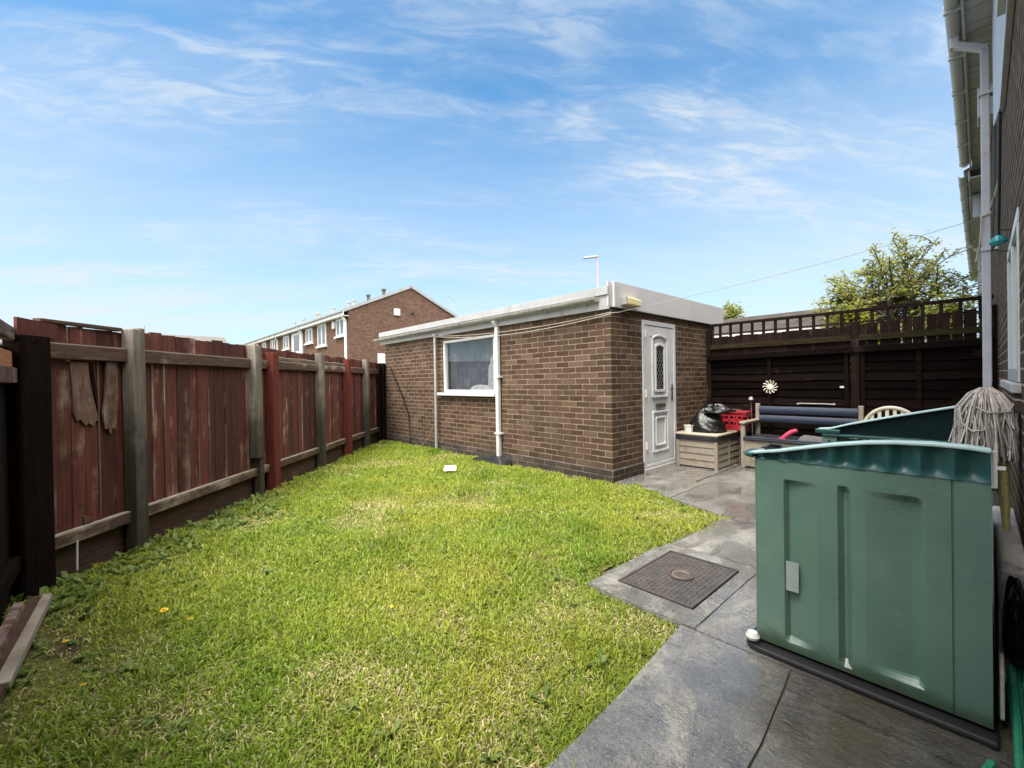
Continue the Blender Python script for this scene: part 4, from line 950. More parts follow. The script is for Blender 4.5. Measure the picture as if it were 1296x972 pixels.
# ------------------------------------------------------------------ green storage shed
SX, SX2 = 2.17, 3.40
sd = thing('storage_shed', (2.8, .34, 0), 'sage green plastic storage shed with dark teal arched ends, open topped, on the path', 'storage shed')
m_ = MB(); rr_ = .06
pad = [(SX - .055 + rr_ - rr_ * math.cos(a), .755 - rr_ + rr_ * math.sin(a)) for a in np.linspace(0, math.pi / 2, 8)] + [(SX2 + .06, .755), (SX2 + .06, -.035), (SX - .055, -.035)]
m_.prism(pad, lambda u, v, t_: (u, v, t_), .004, .026); m_.build('base', 'black_plastic', sd, bevel=.008)
def ramp(t_, a, b): return min(1, max(0, (t_ - a) / (b - a)))
def pdepth(y, z):
    d_ = 0
    # left recess: deep on its left edge, fading out to the right
    def boxm(y_l, y_r, z0, z1, bev):   # y decreasing to the right
        return ramp(y_l - y, 0, bev) * ramp(y - y_r, 0, bev) * ramp(z - z0, 0, bev * 1.4) * ramp(z1 - z, 0, bev * 1.4)
    if .46 < y < .596: d_ = max(d_, .026 * boxm(.595, .40, .075, .795, .015) * ramp(y, .47, .575))
    if .355 < y < .405: d_ = max(d_, .026 * boxm(.402, .357, .059, .80, .018))
    if .14 < y < .32: d_ = max(d_, .026 * boxm(.34, .1435, .085, .795, .018) * ramp(.312 - y, 0, .14))
    if .068 < y < .073: d_ = max(d_, .006)
    return d_
ys = sorted([-.022, 0, .03, .0665, .0685, .0715, .0735, .10, .12, .143, .144, .162, .18, .20, .22, .24, .26, .28, .30, .312, .34, .3565, .3575, .375, .384, .4015, .4025, .43, .45, .47, .49, .51, .53, .55, .57, .580, .594, .5955, .62, .66, .704])
zs = sorted([.04, .058, .0595, .0745, .0765, .0845, .0855, .095, .105, .114] + list(np.linspace(.15, .74, 12)) + [.768, .775, .782, .7945, .7955, .8005, .82, .85, .874])
vs = [(SX + pdepth(y, z), y, z) for z in zs for y in ys]; nu = len(ys)
fs = [(j * nu + i, j * nu + i + 1, (j + 1) * nu + i + 1, (j + 1) * nu + i) for j in range(len(zs) - 1) for i in range(nu - 1)]
m_ = MB(); m_.add(vs, fs)
m_.add([(SX + .03, -.022, .04), (SX + .03, .704, .04), (SX + .03, .704, .874), (SX + .03, -.022, .874)], [(0, 1, 2, 3)])
for (ya, yb, za, zb) in ((-.022, -.022, .04, .874), (.704, .704, .04, .874), (-.022, .704, .874, .874), (-.022, .704, .04, .04)):
    m_.add([(SX, ya, za), (SX, yb, zb), (SX + .03, yb, zb), (SX + .03, ya, za)] if ya != yb else [(SX, ya, za), (SX, ya, zb), (SX + .03, ya, zb), (SX + .03, ya, za)], [(0, 1, 2, 3)])
endp = m_.build('end_panel', 'shed_side', sd, smooth=False)
m_ = MB(); m_.box(SX - .003, SX - .0005, .540, .588, .305, .435); m_.build('tape', 'tape', endp)
prof = [(.735, .902), (.70, .911), (.614, .925), (.50, .952), (.40, .974), (.30, .991), (.22, .999), (.12, 1.002), (.03, .999), (-.024, .992)]
def topz(y):
    for (a, b), (c_, d_) in zip(prof, prof[1:]):
        if c_ <= y <= a: return b + (d_ - b) * (a - y) / (a - c_)
    return prof[-1][1] if y < 0 else prof[0][1]
def gable(x, side, mat='shed_teal'):
    m_ = MB()
    def fn(u, v):
        y = -.022 + u * .735; zb = .876 ; z = zb + (topz(y) - .012 - zb) * v
        flute = .5 - .5 * math.cos((y + .022) / .088 * 2 * math.pi)
        dep_ = .024 * flute ** .7 * min(1, (1 - v) * 8, v * 6 + .15)
        return (x + side * dep_ - side * .006, y, z)
    m_.grid(110, 10, fn)
    m_.grid(12, 2, lambda u, v: (x + side * .04, -.022 + u * .735, .876 + (topz(-.022 + u * .735) - .014 - .876) * v))
    return m_.build('gable', mat, sd, smooth=True)
gable(SX, 1)
def rimstrip(x0, x1, pf, th, mat, name='lid_rim'):
    m_ = MB(); n_ = len(pf); m_.smooth = False
    pts = [(y, z) for y, z in pf] + [(y, z - th) for y, z in reversed(pf)]
    m_.prism(pts, lambda u, v, t_: (t_, u, v), x0, x1); return m_.build(name, mat, sd, bevel=.004)
rim = rimstrip(SX - .016, SX + .045, prof, .013, 'shed_rim')
m_ = MB(); m_.hexa([(SX - .03, .71, .878), (SX + .10, .71, .878), (SX + .10, .745, .885), (SX - .03, .74, .885), (SX - .03, .71, .903), (SX + .10, .71, .905), (SX + .10, .762, .903), (SX - .03, .755, .901)])
m_.build('front_lip', 'shed_teal', sd, bevel=.006)
m_ = MB(); m_.box(SX + .02, SX + .10, .60, .69, .921, .926); m_.tube([(SX + .0, .665, .925), (SX + .03, .655, .937), (SX + .06, .62, .930)], .008, 8); m_.build('latch', 'black_plastic', sd, smooth=False)
# front doors, back and floor
m_ = MB(); m_.box(SX + .031, SX2 - .031, .682, .704, .04, .775); m_.box(SX + .002, SX + .06, .7045, .712, .04, .874)
m_.build('front_panel', 'shed_green', sd, bevel=.004)
m_ = MB(); m_.box(SX + .031, SX2 - .031, -.022, .0, .04, .874); m_.build('back_panel', 'shed_green', sd)
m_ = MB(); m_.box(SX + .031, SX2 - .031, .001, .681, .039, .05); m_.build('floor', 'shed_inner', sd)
# far end seen from inside
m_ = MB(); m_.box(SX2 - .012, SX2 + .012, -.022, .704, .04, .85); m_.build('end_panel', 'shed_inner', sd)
for (a, b) in ((.62, .70), (.315, .375), (.05, .11)):
    m_ = MB(); m_.box(SX2 - .035, SX2 - .0125, a, b, .04, .856); po = m_.build('inner_post', 'shed_green', sd, bevel=.004)
m_ = MB(); m_.box(SX2 - .0365, SX2 - .0355, .655, .668, .825, .837); m_.build('bolt_hole', 'black_plastic', po)
m_ = MB(); m_.box(SX2 - .045, SX2 + .012, -.022, .70, .858, .878); m_.build('crossbar', 'shed_teal', sd, bevel=.005)
m_ = MB(); m_.prism([(.70, .879), (-.022, .879), (-.022, 1.083), (.02, 1.075), (.35, .995), (.55, .938), (.66, .902)], lambda u, v, t_: (t_, u, v), SX2 + .0, SX2 + .012); m_.build('gable', 'shed_teal_shade', sd)
rimstrip(SX2 - .03, SX2 + .03, [(.725, .908), (.66, .915), (.55, .952), (.35, 1.008), (.10, 1.072), (-.022, 1.098)], .012, 'shed_rim')
m_ = MB(); m_.box(SX2 - .05, SX2 + .03, .60, .735, .879, .906); m_.build('lip', 'shed_teal', sd, bevel=.006)
m_ = MB(); m_.lathe([(0, .0), (.026, .0), (.03, .012), (.02, .03), (0, .033)], (SX - .02, .722, .04), 18); m_.build('foot_cap', 'white_plastic', sd)
m_ = MB(); m_.box(SX + .01, SX + .03, -.036, -.024, .86, .985); m_.box(SX + .0, SX + .02, -.055, -.036, .925, .935); m_.build('hinge', 'white_plastic', sd)

# mop in the gap beside the shed
mo = thing('mop', (3.28, -.075, .46), 'grey string mop standing upside down on a frayed yellow handle beside the shed', 'mop')
m_ = MB(); m_.tube([(3.28, -.082, .461), (3.275, -.078, .60), (3.272, -.072, .80), (3.265, -.066, 1.10)], [.013, .019, .022, .018], 12); m_.build('handle', 'yellow', mo)
m_ = MB(); cx_, cy_ = 3.25, -.015
rr = random.Random(4)
for k in range(430):
    a = rr.uniform(0, 2 * math.pi); rad = .112 * math.sqrt(rr.uniform(.10, 1)); L = rr.uniform(.26, .36)
    tx_ = cx_ + .025 * math.cos(a) * rr.uniform(.1, 1); ty_ = cy_ + .025 * math.sin(a) * rr.uniform(.1, 1)
    z0 = 1.165 + rr.uniform(-.01, .012); w1 = rr.uniform(-.012, .012); w2 = rr.uniform(-.02, .02)
    pts = [(tx_, ty_, z0), (cx_ + .55 * rad * math.cos(a), cy_ + .55 * rad * math.sin(a), z0 - .012 - rad * .12), (cx_ + rad * .92 * math.cos(a) + w1, cy_ + rad * .92 * math.sin(a) + w1, z0 - .06 - rad * .35),
           (cx_ + rad * 1.05 * math.cos(a) + w2, cy_ + rad * 1.05 * math.sin(a) - w1, z0 - .17 - rad * .2), (cx_ + rad * 1.12 * math.cos(a) + w1 - w2, max(HY + .012, cy_ + rad * 1.1 * math.sin(a) + w2), z0 - L)]
    pts = [(p_[0], max(p_[1], HY + .012), p_[2]) for p_ in pts]
    m_.tube(pts, rr.uniform(.0024, .0042), 5)
m_.tube([(3.17, .03, 1.09), (3.14, -.02, 1.055), (3.17, -.09, 1.06), (3.22, -.11, 1.10)], .005, 6); m_.tube([(3.16, .07, 1.0), (3.14, .03, .96), (3.14, -.01, .97), (3.15, -.03, 1.03)], .005, 6)
m_.build('mop_head', 'cotton', mo)
# black sack, hose, white strip between shed and wall
heap('rubbish_sack', 'foil', None, (2.60, -.085, .20), (.16, .035, .22), .15, 9); tag(bpy.data.objects['rubbish_sack'], 'small black plastic sack squeezed between the shed and the house wall', 'bag')
m_ = MB()
for k in range(6):
    yy = HY + .022 + .017 * (k % 3); zz = .015 + .024 * (k // 3) + .02 * (k % 2)
    pts = [(2.62 - .02 * k, yy, zz + .06), (2.45, yy + .004 * math.sin(k), zz + .015), (2.2, yy + .006 * math.sin(k * 2), zz), (2.0, yy + .005 * math.cos(k), zz), (1.7, yy, zz)]
    if k == 2: pts += [(1.6, yy + .04, .015), (1.64, yy + .11, .014), (1.85, yy + .10, .014), (2.02, yy + .055, .02)]
    pr = []
    for a, b in zip(pts, pts[1:]):
        for q in range(20): pr.append(tuple(Vector(a).lerp(Vector(b), q / 20)))
    m_.tube(pr, [.0105 + .0012 * (q % 2) for q in range(len(pr))], 8)
tag(m_.build('garden_hose', 'hose'), 'green ribbed garden hose looped on the ground between the shed and the house', 'hose')
m_ = MB(); m_.hexa([(2.24, -.050, .045), (2.42, -.050, .045), (2.42, -.038, .045), (2.24, -.038, .045), (2.25, -.050, .20), (2.36, -.050, .23), (2.36, -.038, .23), (2.25, -.038, .20)])
tag(m_.build('plastic_strip', 'white_plastic', bevel=.004), 'pale plastic strip leaning upright behind the near right corner of the shed', 'strip')

# ------------------------------------------------------------------ patio furniture
sb_ = thing('deck_box', (6.3, 2.68, 0), 'beige plastic deck box with black trim under its lid by the white door', 'storage box')
BX0, BX1, BY0, BY1 = 5.92, 6.76, 2.40, 2.97
m_ = MB()
def lap(v): q = (v * 4) % 1.0; return .012 * (1 - q)
def side(fn):
    m_.grid(1, 64, fn)
m_.grid(1, 64, lambda u, v: (BX0 + .012 - lap(v) if True else 0, BY0 + .035 + u * (BY1 - BY0 - .07), .02 + v * .36))
m_.grid(1, 64, lambda u, v: (BX0 + .035 + u * (BX1 - BX0 - .07), BY0 + .012 - lap(v), .02 + v * .36))
m_.box(BX0 + .02, BX1 - .02, BY0 + .02, BY1, .02, .38)
for x, y in ((BX0, BY0), (BX0, BY1 - .04), (BX1 - .04, BY0)): m_.box(x - .004, x + .04, y - .004, y + .04, .0, .381)
m_.box((BX0 + BX1) / 2 - .02, (BX0 + BX1) / 2 + .02, BY0 - .006, BY0 + .02, .02, .38)
m_.build('body', 'beige', sb_, bevel=.003)
m_ = MB(); m_.box(BX0 - .012, BX1 + .012, BY0 - .012, BY1 + .008, .382, .445); m_.build('trim', 'black_plastic', sb_, bevel=.006)
m_ = MB(); m_.box(BX0 - .018, BX1 + .016, BY0 - .018, BY1 + .01, .446, .478); m_.build('lid', 'beige_lid', sb_, bevel=.012)
# bag, tub, basket on the deck box
def binbag():
    rr = random.Random(12); ph = [(rr.uniform(1.5, 5), rr.uniform(0, 6.28), rr.uniform(1, 5)) for _ in range(10)]
    m_ = MB()
    def fn(u, v):
        th = u * 2 * math.pi; k2 = 1 + .10 * sum(math.sin(a * th * 0 + round(a) * th + b + c_ * v * 2.5) for a, b, c_ in ph) / 3
        q = (math.sin(math.pi * min(1, v * .5 + .5)) ** .45) * (1 - .15 * v) if v > .0 else .96
        rx, ry = .22 * q * k2, .25 * q * k2
        top = .33 + .05 * math.sin(th * 1 + 1) + .03 * math.sin(th * 3)
        return (6.24 + rx * math.cos(th), 2.665 + ry * math.sin(th), .482 + top * v)
    m_.grid(90, 36, fn); return m_
bbg = thing('bin_bag', (6.25, 2.61, .48), 'full black bin bag tied with white on top of the deck box', 'bin bag')
binbag().build('sack', 'foil', bbg, smooth=True)
MB().add([], []) ; heap('tie', 'cloth', bbg, (6.28, 2.57, .83), (.05, .08, .035), .3, 2, 12)
heap('fold', 'foil', bbg, (6.28, 2.55, .765), (.16, .19, .09), .3, 6, 20)
t = thing('tub', (6.01, 2.83, .48), 'small white plastic tub at the front of the deck box lid', 'tub')
MB().lathe([(0, 0), (.052, 0), (.062, .088), (.066, .09), (.066, .098), (.058, .098), (.05, .01), (0, .008)], (6.01, 2.83, .479), 24).build('pot', 'white_plastic', t)
t = thing('plastic_basket', (6.68, 2.46, .48), 'red plastic basket at the back of the deck box next to the bin bag', 'basket')
m_ = MB(); bx0, bx1, by0, by1, bz0, bz1 = 6.58, 6.77, 2.27, 2.60, .482, .745
def wallg(p0_, p1_):
    a = Vector(p0_); b = Vector(p1_)
    for z0, z1, op in ((bz0, bz0 + .06, 0), (bz0 + .06, bz0 + .12, 1), (bz0 + .12, bz0 + .15, 0), (bz0 + .15, bz0 + .20, 1), (bz0 + .20, bz1, 0)):
        if not op: m_.bar((a.x, a.y, (z0 + z1) / 2), (b.x, b.y, (z0 + z1) / 2), .008, z1 - z0)
        else:
            nn = max(2, int((b - a).length / .085))
            for q in range(nn + 1):
                c_ = a.lerp(b, q / nn); m_.box(c_.x - .011, c_.x + .011, c_.y - .011, c_.y + .011, z0, z1)
for p0_, p1_ in (((bx0, by0), (bx0, by1)), ((bx1, by0), (bx1, by1)), ((bx0, by0), (bx1, by0)), ((bx0, by1), (bx1, by1))): wallg(p0_, p1_)
m_.box(bx0, bx1, by0, by1, bz0, bz0 + .01)
for b in ((bx0 - .02, bx0 + .004, by0 - .02, by1 + .02), (bx1 - .004, bx1 + .02, by0 - .02, by1 + .02), (bx0 + .004, bx1 - .004, by0 - .02, by0 + .004), (bx0 + .004, bx1 - .004, by1 - .004, by1 + .02)): m_.box(*b, bz1 - .012, bz1 + .012)
m_.build('body', 'red', t, bevel=.002)
m_ = MB(); m_.tube([(6.60, by0 + .04, bz1 + .01), (6.62, by0 + .10, bz1 + .035), (6.62, by1 - .10, bz1 + .035), (6.60, by1 - .04, bz1 + .01)], .008, 8); m_.build('handle', 'iron_lid', t)

be = thing('storage_bench', (6.62, 1.62, 0), 'beige and navy resin storage bench with a two slat back against the dark fence', 'bench')
by0, by1 = 1.0, 2.25; fx, bk = 6.34, 6.95
m_ = MB(); m_.box(fx, fx + .03, by0 + .03, by1 - .03, .03, .385); m_.build('front_panel', 'beige', be, bevel=.006)
m_ = MB(); m_.box(fx + .03, bk - .03, by0 + .04, by0 + .06, .03, .385); m_.box(fx + .03, bk - .03, by1 - .06, by1 - .04, .03, .385); m_.build('side_panel', 'beige', be)
m_ = MB(); m_.box(fx - .025, bk - .04, by0 + .035, by1 - .035, .386, .42); m_.build('seat', 'black_plastic', be, bevel=.01)  # black top stands in for the shaded inside of the open bench
m_ = MB(); m_.box(fx - .028, fx + .02, by0 + .036, by1 - .036, .4205, .438); m_.build('seat_rim', 'navy', be, bevel=.006)
for y in (by0, by1 - .055):
    m_ = MB(); m_.box(fx - .01, fx + .05, y, y + .055, 0, .60); m_.build('leg', 'beige', be, bevel=.008)
    m_ = MB(); m_.hexa([(bk - .06, y, 0), (bk, y, 0), (bk, y + .055, 0), (bk - .06, y + .055, 0), (bk - .03, y, .86), (bk + .025, y, .86), (bk + .025, y + .055, .86), (bk - .03, y + .055, .86)]); m_.build('leg', 'beige', be, bevel=.008)
    m_ = MB(); m_.box(fx - .03, bk - .035, y - .012, y + .067, .601, .64); m_.build('arm', 'beige', be, bevel=.012)
for z0, z1 in ((.725, .825), (.60, .695)):
    m_ = MB()
    m_.grid(16, 6, lambda u, v: (bk - .045 + .012 * math.sin(math.pi * v) * -1, by0 + .056 + u * (by1 - by0 - .112), z0 + (z1 - z0) * v + .012 * math.sin(math.pi * u) * 0))
    m_.box(bk - .043, bk - .018, by0 + .056, by1 - .056, z0, z1); m_.build('back_slat', 'navy', be, bevel=.004)
m_ = MB(); m_.tube([(6.50, 1.78, .43), (6.5, 1.74, .47), (6.5, 1.68, .52), (6.5, 1.62, .545)], [.028, .032, .03, .024], 12); m_.lathe([(0, 0), (.05, 0), (.05, .012), (0, .012)], (6.5, 1.79, .421), 16)
tag(m_.build('toy', 'pink'), 'curved pink plastic toy resting on the bench seat', 'toy')
m_ = MB(); m_.hexa([(6.42, 1.30, .421), (6.62, 1.30, .421), (6.62, 1.60, .421), (6.42, 1.60, .421), (6.45, 1.31, .465), (6.60, 1.31, .47), (6.6, 1.57, .485), (6.45, 1.57, .475)])
tag(m_.build('folded_mat', mottled('dark_grey_mat', (.07, .07, .07), (.11, .11, .11), 20, .9, .3), bevel=.012), 'grey folded mat on the bench seat right of the pink toy', 'mat')
m_ = MB(); m_.tube([(6.97, 1.72, .86), (6.97, 1.70, .872), (6.97, 1.40, .872), (6.97, 1.32, .868)], .008, 8); m_.tube([(6.97, 1.32, .868), (6.97, 1.30, .872)], .014, 8); m_.tube([(6.97, 1.73, .862), (6.97, 1.715, .868)], .013, 8)
tag(m_.build('metal_rod', 'galv'), 'thin metal rod lying along the top of the bench back', 'rod')
t = thing('flower_stem', (7.0, 2.33, .8), 'small faded flower head beside the upper left corner of the bench', 'flower')
m_ = MB(); m_.tube([(7.0, 2.30, .0), (7.0, 2.32, .5), (6.99, 2.33, .9)], .006, 6); m_.build('stem', 'bark', t)
heap('bloom', 'cloth', t, (6.99, 2.33, .91), (.03, .03, .04), .3, 8, 10)

ch = thing('garden_chair', (6.45, .70, 0), 'cream plastic garden chair with a slatted rounded back behind the shed', 'chair')
yb0, yb1, xb = .46, .96, 6.62; cy = (yb0 + yb1) / 2
arc = [(xb + .02, cy + .25 * math.cos(a), .60 + .265 * math.sin(a)) for a in np.linspace(0, math.pi, 22)]
m_ = MB(); m_.tube([(xb - .03, yb1, .40)] + arc + [(xb - .03, yb0, .40)], .022, 10); m_.build('back_frame', 'cream_chair', ch)
for k in range(6):
    yy = cy - .17 + .068 * k; zt = .60 + .265 * math.sqrt(max(0, 1 - ((yy - cy) / .25) ** 2))
    m_ = MB(); m_.bar((xb - .03, yy, .43), (xb + .02, yy, zt - .01), .034, .012, (1, 0, 0)); m_.build('back_slat', 'cream_chair', ch, bevel=.003)
m_ = MB(); m_.box(xb - .47, xb, yb0 + .02, yb1 - .02, .40, .43); m_.build('seat', 'cream_chair', ch, bevel=.014)
for x, dx in ((xb - .45, -.03), (xb - .04, .05)):
    for y in (yb0 + .04, yb1 - .04):
        m_ = MB(); m_.tube([(x, y, .40), (x + dx, y + (.02 if y > cy else -.02), .0)], [.026, .02], 8); m_.build('leg', 'cream_chair', ch)
for y in (yb0, yb1):
    m_ = MB(); m_.tube([(xb - .02, y, .60), (xb - .25, y, .62), (xb - .44, y, .61), (xb - .46, y, .55), (xb - .45, y, .41)], .02, 8); m_.build('arm', 'cream_chair', ch)

# ------------------------------------------------------------------ background: terrace, bungalow, trees, lamp
TX0, TX1, TY, TRZ, TEZ = 9.367, 17.05, 23.34, 6.97, 5.22
TRX = 13.2
TL = ['end terrace house with a plain brick gable wall facing the garden', 'second house of the brick terrace, with a tall white framed window',
      'third house of the brick terrace, with a white panel round its window', 'farthest house of the brick terrace, nearly hidden by the fence']
ylist = [23.34, 30.9, 37.0, 43.0, 50.0]
wins = {0: [(23.9, 25.1, 3.95, 4.92), (26.75, 28.2, 3.6, 4.92), (29.2, 30.5, 3.95, 4.9)], 1: [(34.4, 35.8, 3.9, 4.88)], 2: [(38.2, 39.4, 3.95, 4.88), (41.0, 42.3, 3.95, 4.88)], 3: [(44.5, 45.8, 3.95, 4.88), (47, 48, 3.95, 4.88)]}
for hI in range(4):
    y0, y1 = ylist[hI], ylist[hI + 1] - .01
    th_ = thing('terraced_house', ((TX0 + TX1) / 2, (y0 + y1) / 2, 0), TL[hI], 'house', 'brick terrace beyond the left fence')
    m_ = MB()
    m_.prism([(TX0, -.05), (TX1, -.05), (TX1, TEZ), (TRX, TRZ), (TX0, TEZ)], lambda u, v, t_: (u, t_, v), y0, y1); m_.build('wall', 'far_brick', th_)
    m_ = MB()
    for (xa, za, xb_, zb) in ((TX0 - .3, TEZ - .04, TRX, TRZ + .05), (TRX, TRZ + .05, TX1 + .3, TEZ - .10)):
        m_.hexa([(xa, y0 - .06, za), (xb_, y0 - .06, zb), (xb_, y1, zb), (xa, y1, za), (xa, y0 - .06, za + .09), (xb_, y0 - .06, zb + .09), (xb_, y1, zb + .09), (xa, y1, za + .09)])
    m_.build('roof', 'roof_tile', th_)
    if hI == 0:
        m_ = MB()
        m_.bar((TX0 - .3, y0 - .08, TEZ), (TRX, y0 - .08, TRZ + .09), .04, .16); m_.bar((TRX, y0 - .08, TRZ + .09), (TX1 + .3, y0 - .08, TEZ - .06), .04, .16); m_.build('verge', 'verge', th_)
        m_ = MB(); m_.box(12.05, 12.42, y0 - .12, y0 - .002, 5.22, 5.62); m_.build('wall_box', 'upvc', th_, bevel=.02)
        m_ = MB(); m_.tube([(13.3, y0 - .001, 5.45), (13.3, y0 - .2, 5.45)], .08, 10); m_.build('flue', 'black_plastic', th_)
        m_ = MB(); m_.tube([(16.6, y0 + .5, 5.3), (16.6, y0 + .5, 6.9)], .025, 6); m_.bar((16.1, y0 + .5, 6.95), (16.75, y0 + .5, 6.8), .03, .03); m_.build('aerial', 'galv', th_)
        m_ = MB(); m_.box(11.0, 11.9, y0 - .05, y0 - .002, 2.2, 2.95); m_.build('window', 'upvc', th_)
    m_ = MB(); m_.box(TX0 - .33, TX0 - .29, y0 - .08, y1, TEZ - .28, TEZ + .0); m_.box(TX0 - .29, TX0 - .001, y0 - .06, y1, TEZ - .28, TEZ - .25); m_.build('fascia', 'upvc', th_)
    m_ = MB(); m_.box(TX0 - .42, TX0 - .331, y0 - .08, y1, TEZ - .08, TEZ + .01); m_.build('gutter', 'verge', th_)
    for (a, b, z0, z1) in wins[hI]:
        m_ = MB(); q = .09
        for bb in ((a, b, z0, z0 + q), (a, b, z1 - q, z1), (a, a + q, z0 + q, z1 - q), (b - q, b, z0 + q, z1 - q), ((a + b) / 2 - .06, (a + b) / 2 + .06, z0 + q, z1 - q)): m_.box(TX0 - .05, TX0 - .002, *bb)
        wo_ = m_.build('window', 'upvc', th_)
        MB().box(TX0 - .03, TX0 - .004, a + q, b - q, z0 + q, z1 - q).build('pane', 'far_glass', wo_)
        MB().box(TX0 - .14, TX0 - .002, a - .1, b + .1, z0 - .1, z0 - .003).build('sill', 'upvc', wo_)
    if hI == 1:
        m_ = MB(); m_.box(TX0 - .04, TX0 - .002, 31.3, 33.7, 2.6, 4.9); m_.build('panel', 'upvc', th_)
        m_ = MB(); m_.box(TX0 - .06, TX0 - .041, 31.9, 33.1, 3.6, 4.7); m_.build('pane', 'far_glass', th_)
    m_ = MB(); yy = y0 + .25; m_.bar((TX0 - .09, yy, .05), (TX0 - .09, yy, 4.7), .11, .11, (0, 1, 0)); m_.bar((TX0 - .09, yy, 4.68), (TX0 - .37, yy, 5.1), .11, .11, (0, 1, 0)); m_.build('downpipe', 'upvc', th_)
    m_ = MB(); m_.box(TX0 - .1, TX0 - .002, y0 + 1.95, y0 + 2.25, 4.45, 4.85) if hI == 0 else None
    if hI == 0: m_.build('vent_box', 'upvc', th_)
    for fy in {0: (29.3, 26.9), 1: (31.8, 32.7, 36.0), 2: (39.4, 39.9), 3: (43.76, 46.5)}[hI]:
        m_ = MB(); m_.tube([(TRX, fy, TRZ - .1), (TRX, fy, TRZ + .45)], .11, 8); m_.tube([(TRX, fy, TRZ + .45), (TRX, fy, TRZ + .55)], .16, 8); m_.build('flue_pipe', 'iron_lid' if hI == 0 else 'galv', th_)
t = thing('far_terrace', (-20, 58, 0), 'distant dark roofed terrace just showing above the left fence', 'house')
m_ = MB(); m_.prism([(52, -.05), (60, -.05), (60, 4.8), (56, 6.3), (52, 4.8)], lambda u, v, t_: (t_, u, v), -24, 8.5); m_.build('wall', 'far_brick', t)
m_ = MB(); m_.prism([(51.6, 4.75), (56, 6.4), (60.4, 4.75), (60.4, 4.9), (56, 6.55), (51.6, 4.9)], lambda u, v, t_: (t_, u, v), -24.2, 8.7); m_.build('roof', 'roof_tile', t)
m_ = MB(); m_.tube([(-8, 56, 6.4), (-8, 56, 8.0)], .04, 6); m_.tube([(2, 56, 6.4), (2, 56, 7.3)], .12, 6); m_.tube([(-16, 56, 6.4), (-16, 56, 7.4)], .12, 6); m_.build('aerial', 'galv', t)

lo_ = thing('bungalow', (14, 6, 0), 'low building with a grey corrugated roof behind the back fence', 'building')
m_ = MB(); m_.box(11.8, 16.2, 1.9, 14, -.05, 2.31); m_.build('wall', 'white_paint', lo_)
m_ = MB()
def roofs(x, z0):
    n_ = 130
    def fn(u, v):
        y = 1.7 + u * 12.5; return (11.5 + v * 2.5, y, 2.34 + v * .70 + .035 * math.sin(v * 75))
    m_.grid(2, 160, fn)
roofs(0, 0); m_.hexa([(14, 1.7, 2.94), (16.5, 1.7, 2.3), (16.5, 14.2, 2.3), (14, 14.2, 2.94), (14, 1.7, 3.06), (16.5, 1.7, 2.4), (16.5, 14.2, 2.4), (14, 14.2, 3.06)])
m_.build('roof', mottled('grey_corrugated_sheet', (.05, .043, .039), (.075, .066, .06), 2, .9, .1, spec=.05, dirt=(.035, .031, .028), dscale=1.5), lo_, smooth=False)
m_ = MB(); m_.box(11.44, 11.5, 1.7, 14.2, 2.19, 2.33); m_.build('fascia', 'upvc', lo_)
t = thing('lamp_post', (32.3, 23.5, 0), 'tall slender street lamp rising behind the garage roof', 'street lamp')
m_ = MB(); m_.tube([(32.3, 23.5, -.05), (32.3, 23.5, 6), (32.3, 23.5, 12.4)], [.14, .10, .085], 8); m_.build('pole', mottled('mauve_grey_paint', (.30, .25, .28), (.34, .29, .32), 4, .6, 0), t)
a = Vector((32.3, 23.5, 12.45)); lt = Vector((-.74, .67, 0))
m_ = MB(); m_.bar(a + lt * -.1, a + lt * 1.25 + Vector((0, 0, -.16)), .32, .16); m_.build('lamp_head', 'galv', t, bevel=.04)

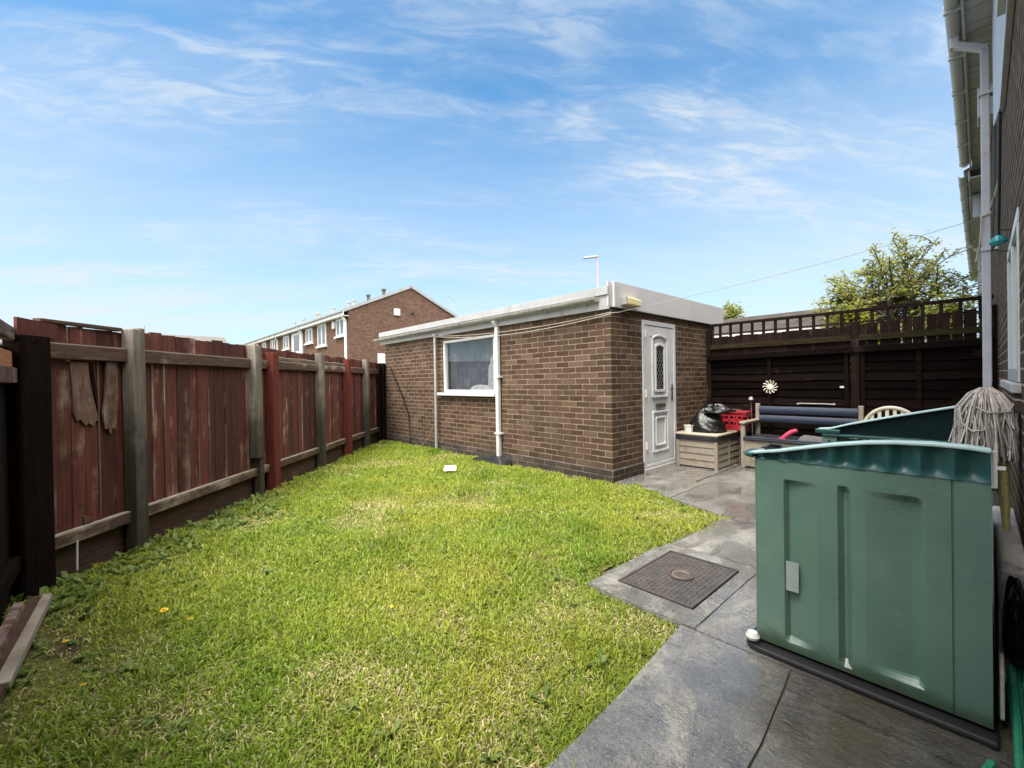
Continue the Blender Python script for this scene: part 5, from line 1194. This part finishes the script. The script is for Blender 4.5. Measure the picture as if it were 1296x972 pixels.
def dome_tree(name, base, c, r, label, seed, nbr, per):
    rr = random.Random(seed); t = thing(name, base, label, 'tree'); br = MB(); lf = MB(); base = Vector(base); c = Vector(c)
    fork = Vector((base.x, base.y, c.z - r[2] * .55))
    br.tube([tuple(base), tuple(base.lerp(fork, .5) + Vector((.03, .02, 0))), tuple(fork)], [.10, .085, .07], 8)
    def limb(a, b, r0, r1, n_=7):
        mid = a.lerp(b, .5) + Vector((rr.uniform(-.12, .12), rr.uniform(-.12, .12), rr.uniform(.0, .18)))
        pts = [(a * (1 - q) ** 2 + mid * 2 * q * (1 - q) + b * q * q) for q in [k / n_ for k in range(n_ + 1)]]
        br.tube([tuple(p_) for p_ in pts], [r0 + (r1 - r0) * k / n_ for k in range(n_ + 1)], 5); return pts
    def leaves(pts, n_, sg):
        for _ in range(n_):
            q = rr.random() ** .7 * (len(pts) - 1.001); i_ = int(q); p_ = pts[i_].lerp(pts[i_ + 1], q - i_)
            leaf(lf, p_ + Vector((rr.gauss(0, sg), rr.gauss(0, sg), rr.gauss(0, sg))), rr.uniform(0, 6.283), rr.uniform(-.7, .9), rr.uniform(.05, .095), rr.uniform(.016, .025), .2)
    mains = []
    for k in range(9):
        a = k * 2.4 + rr.uniform(-.3, .3); e = rr.uniform(.35, 1.3)
        mains.append(limb(fork, c + Vector((r[0] * .6 * math.cos(a) * math.cos(e), r[1] * .6 * math.sin(a) * math.cos(e), r[2] * .55 * math.sin(e) - .1)), .05, .018))
    for k in range(nbr):
        m0 = rr.choice(mains); st = m0[rr.randint(3, 7)]
        a = rr.uniform(0, 6.283); e = math.asin(rr.uniform(-.35, 1)); q = rr.uniform(.72, 1.12)
        tip = c + Vector((r[0] * q * math.cos(a) * math.cos(e), r[1] * q * math.sin(a) * math.cos(e), r[2] * q * math.sin(e)))
        if (tip - st).length > r[1] * 1.25: st = st.lerp(tip, .35)
        pts = limb(st, tip, .016, .008); leaves(pts[2:], per, .05)
        for _ in range(3):
            s0_ = pts[rr.randint(2, 6)]; t2 = s0_ + Vector((rr.gauss(0, .22), rr.gauss(0, .22), rr.uniform(.0, .35)))
            leaves(limb(s0_, t2, .009, .006, 4), per // 3, .035)
    br.build('trunk', 'bark', t); lf.build('crown', 'leaf_tree', t, smooth=False, fix=False)
dome_tree('garden_tree', (11.0, 1.15, 0), (11.0, 1.12, 2.45), (1.0, 1.32, 1.35), 'sparse leafed garden tree rising behind the trellis of the back fence', 11, 80, 48)
def bush(name, base, r, n_, mat, label, seed, ls=(.06, .11)):
    rr = random.Random(seed); t = thing(name, base, label, 'bush'); st = MB(); lf = MB()
    cl = []
    for k in range(26):
        a = rr.uniform(0, 6.283); e = rr.uniform(.2, 1.5); q = rr.uniform(.5, 1)
        c_ = Vector(base) + Vector((r[0] * q * math.cos(a) * math.cos(e), r[1] * q * math.sin(a) * math.cos(e), r[2] * (.25 + .75 * q * math.sin(e)))); cl.append(c_)
        st.tube([base, tuple((Vector(base) + c_) / 2 + Vector((0, 0, .1))), tuple(c_)], [.03, .018, .008], 5)
    for _ in range(n_):
        c_ = rr.choice(cl); s_ = .26 * min(r)
        leaf(lf, c_ + Vector((rr.gauss(0, s_), rr.gauss(0, s_), rr.gauss(0, s_))), rr.uniform(0, 6.283), rr.uniform(-.6, .9), rr.uniform(*ls), rr.uniform(.35, .5) * ls[0], .2)
    st.build('stems', 'bark', t); lf.build('leaves', mat, t, smooth=False, fix=False)
bush('garden_bush', (9.6, 1.5, 0), (.45, 1.0, 2.45), 7000, 'leaf_bush', 'bright yellow green bush showing over the middle of the back fence', 21)
bush('garden_bush', (9.4, .40, 0), (.45, .5, 2.5), 3500, 'leaf_tree', 'darker green bush behind the back fence, nearest the houses', 22)
bush('garden_bush', (22.5, 8.5, 0), (.8, .75, 4.9), 5000, 'leaf_bush', 'rounded bush beyond the grey roof, right of the garage fascia', 23, (.12, .2))
